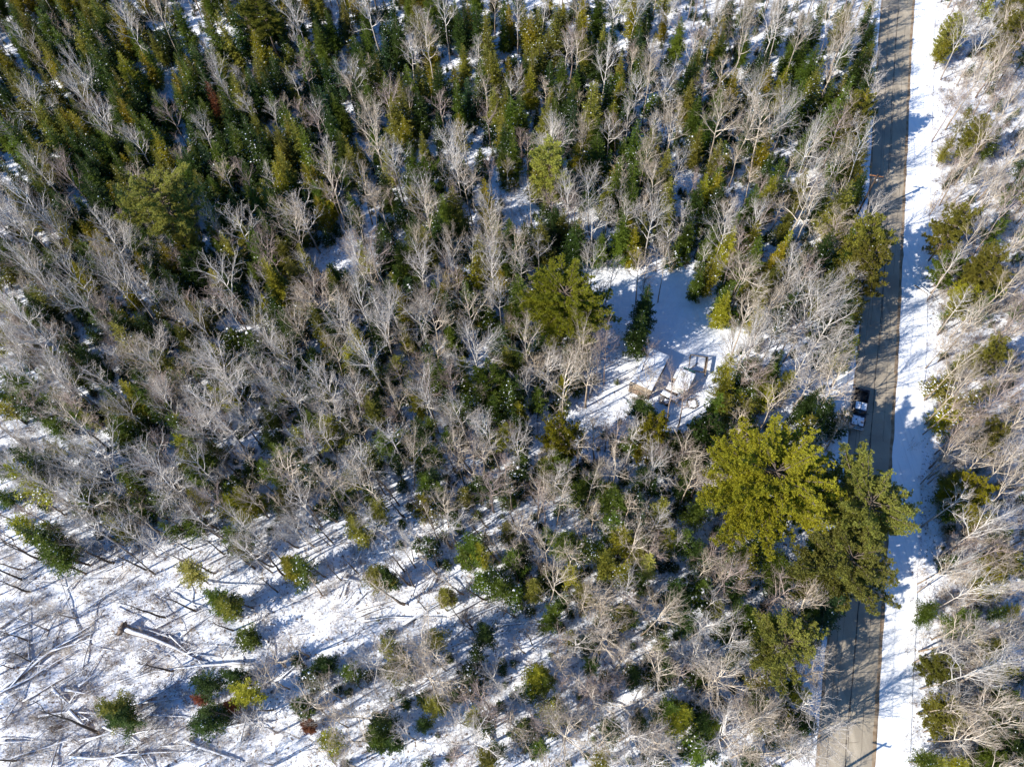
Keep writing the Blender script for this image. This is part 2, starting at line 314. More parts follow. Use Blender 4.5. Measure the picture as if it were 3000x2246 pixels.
PR = {}
PR['spruce'] = [proto_spruce(10 + i, 9, 1.35 + .12 * i, base=.1 + .03 * (i % 3), snow=[.5, 1., 0, 1.6, .8][i], name='spruce', droop=[.3, .15, .25, .35, .2][i]) for i in range(5)]
PR['fir'] = [proto_spruce(30 + i, 8, 1.3 + .12 * i, base=.28 + .05 * (i % 3), snow=[.6, 1.4, .3, 0][i], name='fir', shape=.8, droop=.12, irregular=.55, blade=.28, sparse=.7, dens=1.1) for i in range(4)]
PR['young'] = [proto_spruce(50 + i, 4, 1.05 + .1 * i, base=.04, snow=[1.5, 2.8, 4.0][i], name='young_fir', shape=.75, irregular=.35) for i in range(3)]
PR['dead'] = [proto_spruce(70, 7.5, 1.2, base=.08, snow=0, name='dead_spruce', sparse=.8, shape=.8)]
PR['pine'] = [proto_pine(80 + i, 17, 5.0, base=[.5, .45, .55][i], name='pine', lobes=.4) for i in range(3)]
PR['smallpine'] = [proto_pine(90 + i, 10, 3.0, base=.22, snow=[25, 0][i], name='small_pine', tuft=.28, lobes=.35) for i in range(2)]
PR['bigpine'] = [proto_pine(95, 21, 7.4, base=.5, name='big_pine', density=1.25, tuft=.27, lobes=.14, nbr=7), proto_pine(97, 19, 6.2, base=.5, name='wide_pine', nbr=6, density=1.1, tuft=.27, lobes=.6)]
PR['bare'] = [proto_bare(110 + i, 12, [3.2, 3.6, 2.9, 3.3, 3.8, 3.0][i], cb=[.5, .58, .45, .6, .48, .54][i], limbs=[9, 10, 11, 8, 12, 9][i], upright=[.6, .9, 1.2, .7, .4, 1.0][i]) for i in range(6)]
PR['slim'] = [proto_bare(130 + i, 9, [1.5, 1.8, 1.3, 1.6][i], cb=[.5, .6, .45, .55][i], limbs=[9, 8, 10, 9][i], tips=.8, name='slim', twig=.0095, upright=1.2) for i in range(4)]
PR['pole'] = [proto_bare(150 + i, 9, 1.3, cb=.5, limbs=6, tips=.35, name='pole', lean=.018 + .008 * i, upright=.8, girth=1.35) for i in range(3)]

# ------------------------------------------------------------------ scene object helpers
def props(o, label=None, cat=None, group=None, kind=None):
    if label: o['label'] = label
    if cat: o['category'] = cat
    if group: o['group'] = group
    if kind: o['kind'] = kind
def obj(name, me, mat=None, parent=None):
    o = bpy.data.objects.new(name, me); COL.objects.link(o)
    if mat is not None:
        me.materials.clear() if hasattr(me.materials, 'clear') else None
        me.materials.append(MAT[mat] if isinstance(mat, str) else mat)
    if parent: o.parent = parent
    return o
def empty(name, loc, rz=0):
    o = bpy.data.objects.new(name, None); COL.objects.link(o); o.location = loc; o.rotation_euler = (0, 0, rz); o.empty_display_size = .3; return o
for lst in PR.values():
    for p in lst:
        co = np.empty(len(p['parts'][1][1].vertices) * 3, np.float32); p['parts'][1][1].vertices.foreach_get('co', co); co = co.reshape(-1, 3); p['w'] = 2 * float(np.percentile(np.hypot(co[:, 0], co[:, 1]), 95))
        for nm, me, mt in p['parts']: me.materials.append(MAT['snow'] if mt == 'snow' else MAT['bark'])

# ------------------------------------------------------------------ the setting: ground, road, shoulders
RE = [(2690, -160), (2678, 0), (2670, 120), (2668, 204), (2661, 362), (2652, 543), (2645, 750), (2636, 931), (2630, 1076), (2623, 1180), (2616, 1293), (2611, 1375), (2593, 1691), (2591, 1813), (2580, 1949), (2568, 2130), (2562, 2246), (2552, 2420)]
LE = [(2594, -160), (2582, 0), (2573, 120), (2566, 226), (2558, 362), (2543, 616), (2535, 750), (2521, 954), (2511, 1076), (2489, 1180), (2484, 1293), (2479, 1375), (2446, 1691), (2430, 1813), (2418, 1949), (2398, 2130), (2385, 2246), (2372, 2420)]
def gp(l): return np.array([at(u, v)[:2] for u, v in l])
def extend(P, a, b):
    d0 = (P[0] - P[1]) / np.linalg.norm(P[0] - P[1]); d1 = (P[-1] - P[-2]) / np.linalg.norm(P[-1] - P[-2])
    return np.concatenate([[P[0] + d0 * a], P, [P[-1] + d1 * b]])
def resamp(P, n):
    s = np.concatenate([[0], np.cumsum(np.linalg.norm(np.diff(P, axis=0), axis=1))]); t = np.linspace(0, s[-1], n); return np.stack([np.interp(t, s, P[:, 0]), np.interp(t, s, P[:, 1])], 1)
Rr_, Ll_ = extend(gp(RE), 700, 700), extend(gp(LE), 700, 700)
def smooth(P, k=2):
    for _ in range(k): P = np.concatenate([P[:1], (P[:-2] + 2 * P[1:-1] + P[2:]) / 4, P[-1:]])
    return P
RX, LX = smooth(Rr_), smooth(Ll_)
def xr(y): return np.interp(y, RX[::-1, 1], RX[::-1, 0])
def xl(y): return np.interp(y, LX[::-1, 1], LX[::-1, 0])
def waves(x, y, rng, lam, n=14):
    o = 0
    for _ in range(n):
        a = rng.uniform(0, 6.28); k = 6.283 / (lam * rng.uniform(.6, 1.7)); o = o + np.sin((x * math.cos(a) + y * math.sin(a)) * k + rng.uniform(0, 6.28))
    return o / math.sqrt(n)
def lim(a, b, st): return np.concatenate([[-1500, -600, -250], np.arange(a, b, st), [250, 600, 1500]])
gx = np.concatenate([[-1500, -500, -200], np.arange(-118, 118, .6), [200, 500, 1500]]); gy = np.concatenate([[-1500, -500, -100], np.arange(-16, 160, .6), [220, 500, 1500]])
X, Y = np.meshgrid(gx, gy)
rng = np.random.default_rng(5)
CLEAR_PX = [(1640, 780), (1760, 800), (1900, 800), (2010, 790), (2110, 860), (2120, 950), (2215, 965), (2110, 1050), (2085, 1130), (2090, 1200), (2010, 1290), (1950, 1270), (1850, 1200), (1800, 1100), (1880, 1020), (1860, 930), (1760, 950), (1740, 870)]
CLEAR = gp(CLEAR_PX)
def inpoly(P, x, y):
    x = np.asarray(x, float); c = np.zeros(x.shape, bool); j = len(P) - 1
    for i in range(len(P)):
        xi, yi, xj, yj = *P[i], *P[j]
        c ^= ((yi > y) != (yj > y)) & (x < (xj - xi) * (y - yi) / (yj - yi + 1e-12) + xi); j = i
    return c
Z = .13 * waves(X, Y, rng, 9) + .09 * waves(X, Y, rng, 3.4) + .045 * waves(X, Y, rng, 1.7)
amp = np.ones_like(Z); rd = np.maximum(np.maximum(xl(Y) - X, X - xr(Y)), 0)        # distance outside the road edges
amp *= np.clip((rd - 3.2) / 3, 0.02, 1); amp = np.where(inpoly(CLEAR, X, Y), .25, amp)
Z = Z * amp; Z = np.where(rd < .1, -.08, Z)
nx, ny = len(gx), len(gy); I = np.arange(nx * ny).reshape(ny, nx)
q = np.stack([I[:-1, :-1], I[:-1, 1:], I[1:, 1:], I[1:, :-1]], -1).reshape(-1, 4)
LIT = np.clip((rd - 2.2) / 2, 0, 1); LIT = np.where(inpoly(CLEAR, X, Y), 0.06, LIT)
g = obj('ground', mesh_np('ground', np.stack([X, Y, Z], -1).reshape(-1, 3), q, smooth=True), 'ground'); props(g, kind='structure'); la_ = g.data.attributes.new('litter', 'FLOAT', 'POINT'); la_.data.foreach_set('value', LIT.ravel().astype(np.float32))
from bisect import bisect
def gz(x, y):
    i = min(max(np.searchsorted(gx, x) - 1, 0), nx - 2); j = min(max(np.searchsorted(gy, y) - 1, 0), ny - 2)
    fx = (x - gx[i]) / (gx[i + 1] - gx[i]); fy = (y - gy[j]) / (gy[j + 1] - gy[j])
    return (Z[j, i] * (1 - fx) + Z[j, i + 1] * fx) * (1 - fy) + (Z[j + 1, i] * (1 - fx) + Z[j + 1, i + 1] * fx) * fy
ys = np.concatenate([[-700], np.arange(-60, 220, 1.2), [700]])
def strip(name, fa, fb, za, zb, mat, nxs=5, jit=0, zamp=0, kind='structure', parent=None):
    rr = np.random.default_rng(len(name)); V = []
    for k in range(nxs + 1):
        t = k / nxs; x = fa(ys) * (1 - t) + fb(ys) * t
        e = 1 if 0 < k < nxs else 0
        x = x + (jit * rr.normal(size=len(ys)) if k in (0, nxs) else 0)
        V.append(np.stack([x, ys, za * (1 - t) + zb * t + zamp * e * rr.normal(size=len(ys))], 1))
    V = np.array(V); n = len(ys); I = np.arange((nxs + 1) * n).reshape(nxs + 1, n); q = np.stack([I[:-1, :-1], I[1:, :-1], I[1:, 1:], I[:-1, 1:]], -1).reshape(-1, 4)
    o = obj(name, mesh_np(name, V.reshape(-1, 3), q, smooth=True), mat, parent)
    if kind: props(o, kind=kind)
    return o
strip('road', lambda y: xl(y) - .3, lambda y: xr(y) + .3, .02, .02, 'asphalt', 6)
strip('sandy_verge', lambda y: xr(y) - .35, lambda y: xr(y) + .15, .028, .03, 'sand', 2, .04)
strip('sandy_verge', lambda y: xl(y) - .2, lambda y: xl(y) + .25, .03, .028, 'sand', 2, .05)
strip('snow_shoulder', lambda y: xr(y) + .05, lambda y: xr(y) + 3.7, .07, .09, 'packed', 9, .05, .012)
strip('snow_shoulder', lambda y: xl(y) - 2.3, lambda y: xl(y) - .08, .09, .07, 'packed', 6, .06, .012)
# tarred cracks and the worn wheel lines of the road
a = Acc(); rc = np.random.default_rng(3)
def crack(path, w):
    P = np.array(path); V = []
    for i in range(len(P)):
        d = P[min(i + 1, len(P) - 1)] - P[max(i - 1, 0)]; n_ = np.array([-d[1], d[0]]) / (np.linalg.norm(d) + 1e-9); ww = w * rc.uniform(.4, 1.3)
        V += [[*(P[i] + n_ * ww), .026], [*(P[i] - n_ * ww), .026]]
    k = len(P); a.add(np.array(V), [[2 * i, 2 * i + 1, 2 * i + 3, 2 * i + 2] for i in range(k - 1)])
for fr, w in ((.5, .05), (.53, .035), (.27, .02), (.78, .02)):
    y = -40.
    while y < 170:
        L = rc.uniform(6, 26); yy = np.arange(y, y + L, .7); x = xl(yy) * (1 - fr) + xr(yy) * fr + np.cumsum(rc.normal(0, .035, len(yy))) * .8
        if len(yy) > 2: crack(np.stack([x, yy], 1), w)
        y += L + rc.uniform(.5, 7 if w < .04 else 2)
for y in np.arange(-30, 170, 2.6):
    if rc.random() < .7:
        f0, f1 = sorted(rc.uniform(0, 1, 2)); t = np.linspace(f0, f1, 7); yy = y + rc.uniform(-1, 1) + np.cumsum(rc.normal(0, .12, 7)); crack(np.stack([xl(yy) * (1 - t) + xr(yy) * t, yy], 1), .016)
props(obj('road_cracks', a.mesh('road_cracks'), 'crack'), kind='structure')
# the level yard of smooth snow in the clearing
cl = smooth(np.concatenate([CLEAR, CLEAR[:1]]), 2)[:-1]; cc = cl.mean(0)

# ------------------------------------------------------------------ where every tree stands
TREES = []      # dict(kind, proto, x, y, h, s, rot, col, adj, cat)
RG = random.Random(77)
def put(kind, u, v, h, col, zf=.97, w=None, manual=True, px=True):
    if manual and kind in ('spruce', 'fir', 'young'): h *= 1.12
    zc = h * zf; p = at(u, v, zc) if px else np.array([u, v, 0])
    lst = PR[kind]; k = RG.randrange(len(lst))
    if kind == 'bigpine': k = 0 if w > 12 or h < 15 else 1
    TREES.append(dict(kind=kind, k=k, x=p[0], y=p[1], h=h, w=w, col=col, rot=RG.uniform(0, 6.28), manual=manual)); return TREES[-1]
CC = {'d': 'dark', 'g': 'green', 'o': 'olive', 'y': 'yellow', 'b': 'bluish', 'R': 'rust', 'n': 'orange', 'm': 'mossy', 'G': 'golden', 'p': 'pale'}
# conifers by the photo position of their tip: (tile, x, y, height in m, colour)
SPR = '''A 110 60 8.5 o;A 40 130 7 d;A 365 20 9 g;A 240 60 9 g;A 490 60 9 g;A 520 10 7 o;A 600 20 8.5 g;A 200 150 7 d;A 150 240 7 o;A 260 110 8 g;A 235 230 8.5 o;A 330 180 8.5 g;A 480 180 9 o;A 560 270 10 g;A 700 200 7 o;A 770 360 9.5 y;A 1110 10 10 g;A 1290 0 10 o;A 1330 130 10 g;A 1400 80 11 o;A 1480 20 10 d;A 1410 350 8 o;A 960 200 7 o;A 910 270 7.5 g;A 1230 290 10 d;A 1280 420 10 d;A 1180 400 9 g;A 1490 490 8.5 g;A 1590 470 8 g;A 1640 400 9.5 o;A 1690 480 8.5 d;A 1840 410 8.5 o;A 2160 380 7.5 b;A 1110 550 8.5 g;A 1290 640 7 g;A 1740 590 6.5 g;A 1820 670 8.5 g;A 2110 690 8.5 d;A 2070 580 9 b;A 1570 760 11 d;A 1490 800 9.5 g;A 1690 840 8.5 g;A 1800 850 7.5 y;A 1870 740 11 o;A 2110 950 7.5 g;A 990 860 9 y;A 880 830 8.5 g;A 830 690 10 g;A 650 420 11 g;A 740 700 7 g;A 720 980 8.5 g;A 810 950 8 o;A 850 1000 7 g;A 500 830 11 d;A 430 830 7.5 d;A 290 800 10.5 g;A 210 640 10 o;A 160 860 11 o;A 20 450 11 o;A 70 450 8.5 o;A 160 460 10 o;A 250 450 10 o;A 0 770 11 g;A 60 800 10 g;A 0 1050 10 g;A 1210 900 8.5 g;A 1290 930 8.5 b;A 980 570 8.5 g;A 1260 1110 7 o;A 1390 1060 7 o;A 1690 1010 8.5 g;A 1790 960 10 o;A 1580 1180 7 g;A 1730 1240 9.5 g;A 1640 1290 7.5 g;A 1380 1310 7.5 g;A 1700 1440 9.5 g;A 1840 1250 7 d;A 1960 1240 6.5 d;A 1130 980 7.5 g;A 540 1160 12 d;A 740 1210 11 d;A 790 1280 10 d;A 480 1270 7 g;A 420 1060 7 g;A 530 1060 10 g;A 1240 1600 8 g;A 1380 1550 8 g;A 1800 1540 8 o;A 1590 1560 7 d;
B 120 310 10 g;B 140 170 9 g;B 340 120 10 d;B 210 290 8 d;B 260 200 8 b;B 780 290 7.5 o;B 930 60 9 o;B 1040 90 7 g;B 960 330 8 o;B 990 340 8 o;B 1070 470 8 d;B 740 520 9 g;B 810 510 8 b;B 930 290 8 o;B 1220 440 8.5 y;B 1350 400 8.5 d;B 1190 310 7 o;B 1120 370 5 d;B 1500 510 8 o;B 1620 560 12.5 o;B 1650 540 9 o;B 1330 650 9.5 o;B 1380 640 10 g;B 1150 610 9 g;B 1090 630 8 g;B 980 570 8 o;B 270 470 7.5 g;B 370 490 8 o;B 420 440 9 g;B 490 410 9 o;B 80 530 8 d;B 150 640 6 d;B 320 640 9 o;B 1240 860 8.5 g;B 1500 690 9 b;B 1660 870 9.5 g;B 1530 930 7 y;B 1920 790 11 g;B 1830 900 7 g;B 1740 980 7 g;B 1800 1030 10 g;B 1890 1050 11 g;B 1890 1180 10 g;B 1500 1090 7 b;B 1610 1100 7.5 d;B 1820 480 6.5 g;B 1980 130 9 d;B 1930 190 8 b;B 1270 60 8.5 o;B 1180 20 8 o;B 1400 30 8 o;B 1540 110 7 o;B 870 40 9 d;B 750 60 9 d;B 1340 190 9 o;B 1280 260 8 o;B 1700 170 8 o;B 1580 230 8 o;B 40 950 8 o;B 90 900 7 y;B 250 1470 5 d;B 590 1320 5 g;B 1180 1440 8 g;B 1290 1430 9 o;B 1350 1400 8 d;B 1830 1400 10 g;B 1960 1380 9 o;B 2130 1150 9 o;B 2000 940 8 g;B 1260 1010 9 o;B 1050 1560 6 g;
C 680 450 8.5 y;C 780 520 10 g;C 900 400 11 o;C 1110 200 7 g;C 880 300 9 g;C 720 260 8 g;C 1100 500 11 g;C 1000 640 10 g;C 1200 590 12 G;C 850 790 9 g;C 1080 900 9 g;C 650 1040 9 g;C 800 1110 8 o;C 600 1150 9 y;C 480 1200 10 g;C 240 1080 9 g;C 160 1130 8 y;C 360 1380 8.5 g;C 220 1370 8 d;C 60 1380 9 g;C 330 1480 9.5 y;C 500 1540 8.5 g;C 700 1500 9 y;C 1120 1460 9 g;C 410 1540 7 g;C 1090 1190 11 o;C 950 1180 9 d;C 590 560 6 b;C 60 520 9 o;C 130 560 7 d;C 500 600 5 b;C 1080 40 8 o;C 930 0 9 g;C 1850 90 7 o;C 2150 50 8 o;C 2080 170 9 o;C 2120 300 9 g;C 1760 150 7 y;C 1690 240 7 y;C 1860 720 7 o;C 1900 830 8 y;C 1760 880 7 o;C 2050 840 8 g;C 1950 1020 7 o;C 1840 1330 8 o;C 2100 1400 8 g;C 2190 1150 8 g;
D 1340 50 7 o;D 1700 30 11 y;D 1780 80 9 g;D 1860 20 9 o;D 1250 0 8 d;D 1160 10 9 d;D 1040 80 8 d;D 180 190 8 o;D 1060 420 6 g;D 1130 460 8 o;D 1350 560 8 o;D 1170 590 6 d;D 1480 470 5 g;D 1610 500 5 g;D 2010 690 5 g;D 720 440 10 o;D 640 830 6 g;D 780 810 9 y;D 860 850 8 g;D 560 640 7 d;D 90 900 8 d;D 270 900 7 g;D 720 1040 9 g;D 820 1090 7 g;D 1120 1020 7 o;D 1130 1160 8 y;D 1230 1230 9 g;D 930 1210 6 g;D 280 1180 6 o;D 90 1260 12 d;D 50 1370 12 y;D 200 1330 9 d;D 1750 1220 9 g;D 1680 1330 8 g;D 1930 1330 9 d;D 1620 1550 4 y;D 680 1530 6 g;D 470 1540 5 g;D 1750 770 7 o;D 1230 840 5 g;D 640 1570 5 g;D 1900 590 6 d;
E 1140 140 12 g;E 800 170 9 g;E 360 310 5 y;E 590 160 7 g;E 340 60 7 g;E 430 150 5 b;E 100 120 5 g;E 60 650 8 d;E 560 680 9 g;E 620 700 8 g;E 1370 560 7 d;E 990 720 9 g;E 1080 820 10 g;E 990 890 7 g;E 1130 780 8 d;E 890 840 6 d;E 810 900 8 g;E 720 940 7 g;E 560 1050 6 g;E 680 1120 6 g;E 430 820 4 g;E 160 840 5 g;E 1380 1300 8 g;E 1330 1310 7 y;E 1990 200 11 d;E 1950 360 10 d;E 880 1440 5 d;E 580 1370 6 b;E 620 1460 6 g;E 1650 1400 7 g;E 1750 1500 10 g;E 1810 1550 8 g;E 1930 1540 7 b;E 2090 1570 9 o;E 2030 1430 7 d;E 1140 1360 5 d;E 1900 1120 8 g;E 1950 900 7 d;E 1080 1480 4 g;E 520 1560 5 y;E 370 1150 4 g;E 420 1150 4 g;E 2080 1290 7 d;E 2190 1130 6 g;E 2000 960 4 d;
F 130 50 8 g;F 200 20 8 y;F 310 170 8 g;F 300 240 8 y;F 560 110 9 o;F 620 60 8 o;F 450 30 8 g;F 940 180 7 o;F 640 620 9 d;F 600 700 8 g;F 550 760 7 o;F 420 720 8 d;F 300 780 8 y;F 240 900 9 g;F 380 900 7 y;F 460 840 8 g;F 1010 220 7 o;F 1130 520 8 y;F 870 870 8 d;F 960 930 8 d;F 830 1040 9 y;F 900 1100 8 d;F 720 750 7 o;F 150 1050 7 d;F 80 1150 8 d;F 50 1300 8 g;F 200 1230 7 b;F 950 100 8 o;F 1170 300 7 o;F 1850 250 7 y;F 2000 250 7 g;F 1720 60 8 g;F 2100 100 8 o;F 1880 120 7 o;F 1900 590 8 o;F 2020 560 8 y;F 2030 810 7 o;F 1890 900 5 y;F 1780 980 5 y;F 1750 760 5 o;F 1290 1000 5 d;
G 110 100 11 d;G 200 160 10 g;G 60 60 9 y;G 270 260 9 g;G 1030 80 6 g;G 1180 30 7 g;G 1450 110 8 g;G 1500 200 7 o;G 1900 330 9 g;G 1830 310 8 y;G 1330 520 9 g;G 1400 580 8 o;G 1250 1090 8 d;G 1430 1040 8 d;G 1500 1140 9 y;G 1290 1290 7 d;G 1240 1370 8 d;G 1450 1240 5 R;G 1230 1200 5 R;G 620 1260 8 o;G 690 1330 7 d;G 1880 1240 7 g;G 2090 1480 8 y;G 2060 960 6 d;G 1990 1050 4 d;G 1170 350 8 p;G 650 30 8 o;G 1550 790 4 g;G 1950 1380 5 R;
H 60 50 9 o;H 190 370 8 o;H 250 360 8 d;H 830 190 9 g;H 880 220 9 y;H 780 260 7 g;H 1070 90 7 o;H 1150 220 7 d;H 1330 120 6 g;H 560 190 4 d;H 660 510 6 o;H 980 380 8 d;H 900 420 7 g;H 1020 460 7 g;H 920 760 7 d;H 860 900 6 d;H 1270 1030 8 y;H 1310 1080 7 g;H 850 1320 7 o;H 900 1360 7 d;H 1240 1460 6 d;H 1280 1510 6 g;H 1490 370 7 y;H 1590 200 8 g;H 1490 150 6 g;H 1660 200 6 g;H 1780 40 9 g;H 1830 130 9 y;H 1950 30 8 b;H 2000 290 9 p;H 1940 250 8 o;H 1370 620 7 g;H 1440 560 6 d;H 1240 450 7 o;H 1330 700 6 g;H 1610 830 6 d;H 1620 970 6 d;H 1850 620 7 o;H 1900 1060 7 d;H 2100 830 6 g;H 2150 1280 9 g;H 2180 1350 8 y;H 1940 1350 7 d;H 1370 1220 6 d;H 240 1370 8 d;H 190 1430 8 g;H 300 1500 7 d;H 510 1370 6 d;H 580 1230 7 o;H 500 1190 6 d;H 720 1180 6 d;H 270 850 8 o;H 300 1000 7 o;H 590 810 7 o;H 360 960 6 o;H 930 1600 7 o;H 1000 1540 6 d;H 1700 1600 8 o;H 1780 1400 7 d;H 30 1020 4 g;H 820 1080 5 d;H 1490 810 3 y;H 2150 130 7 y;H 2180 480 7 d;H 1750 1380 7 d;
I 40 130 9 g;I 120 210 8 d;I 470 230 8 y;I 400 250 7 g;I 440 330 7 y;I 280 120 6 b;I 380 260 5 g;I 30 600 6 d;I 250 600 7 o;I 440 630 6 g;I 370 520 6 d;I 1040 570 10 b;I 870 620 7 g;I 760 780 8 o;I 840 840 7 d;I 350 930 6 g;I 540 1220 8 g;I 20 1300 9 y;I 160 1350 7 d;I 220 1380 6 g;I 700 1390 6 d;I 760 1100 6 g;I 2080 330 7 y;I 2180 300 7 g;I 1650 600 7 g;I 1600 660 6 g;I 2150 1480 8 d;I 2100 640 6 g;I 2180 620 6 y;I 1560 1610 7 g;I 1700 1620 7 o;I 1840 1630 7 y;I 2000 1620 7 g;I 600 900 7 o;I 640 300 9 g;I 720 380 8 d;I 560 130 9 d;I 150 480 5 g;I 330 380 5 b;I 500 1560 6 d'''
def low(v): return v > 1050
for e in SPR.replace('\n', '').split(';'):
    t, x, y, h, c = e.split(); u, v = ts(t, float(x), float(y)); h = float(h)
    kd = 'dead' if c in 'Rn' else ('young' if h < 5.6 else ('fir' if low(v) and u < 2650 and RG.random() < .8 else 'spruce'))
    if u > 2680 and h > 5: kd = RG.choice(['fir', 'fir', 'smallpine']); h *= .85
    put(kd, u, v, h, CC[c], .97 if kd != 'smallpine' else .75)
put('dead', *ts('A', 1340, 540), 9, 'rust'); put('dead', *ts('A', 435, 940), 6.5, 'orange')
# pines: crown centre, crown width, height
PIN = 'A 1070 1320 9.6 17 p;A 1690 50 7.5 14 o;A 1200 1530 3.6 9 p;B 540 1180 5.6 11 g;B 1340 1090 5.6 13 p;E 1430 310 10.6 14.5 y;F 570 1470 12.8 19 y;F 1265 1650 11 18 m;I 1050 330 9.6 16 m;I 640 870 7.2 13 p;E 1430 1180 5 12 G;E 2010 1170 4.4 12 G;E 1390 1390 4.8 8 g;C 1110 760 5 12 o;C 1190 1580 6.2 12 o;F 1290 90 5.5 12 o;C 1650 1480 6.5 11 o;F 1960 70 7 11 o;F 1860 1540 6.2 9 G;F 1990 1170 4.6 8 o;F 2000 640 5 9 o;C 1900 860 4.5 9 o;I 1700 1330 5 8 o;I 1650 1010 4.5 7 o;I 2050 1250 5 8 g;C 2130 230 6 10 o;C 1740 210 5 9 p;F 150 1180 5 9 d;D 1300 90 5 9 d;E 960 820 5 9 g'
PINES = []
def u_(t, x): return TILE[t][0] + float(x) / 2.208
for e in PIN.split(';'):
    t, x, y, w, h, c = e.split(); w, h = float(w), float(h); kd = 'bigpine' if w >= 9.9 else ('pine' if w > 6.5 else 'smallpine')
    PINES.append(put(kd, *ts(t, float(x), float(y)), h, CC[c], .76 if w > 6.5 else .68, w * (1 if u_(t, x) < 2700 else .75)))
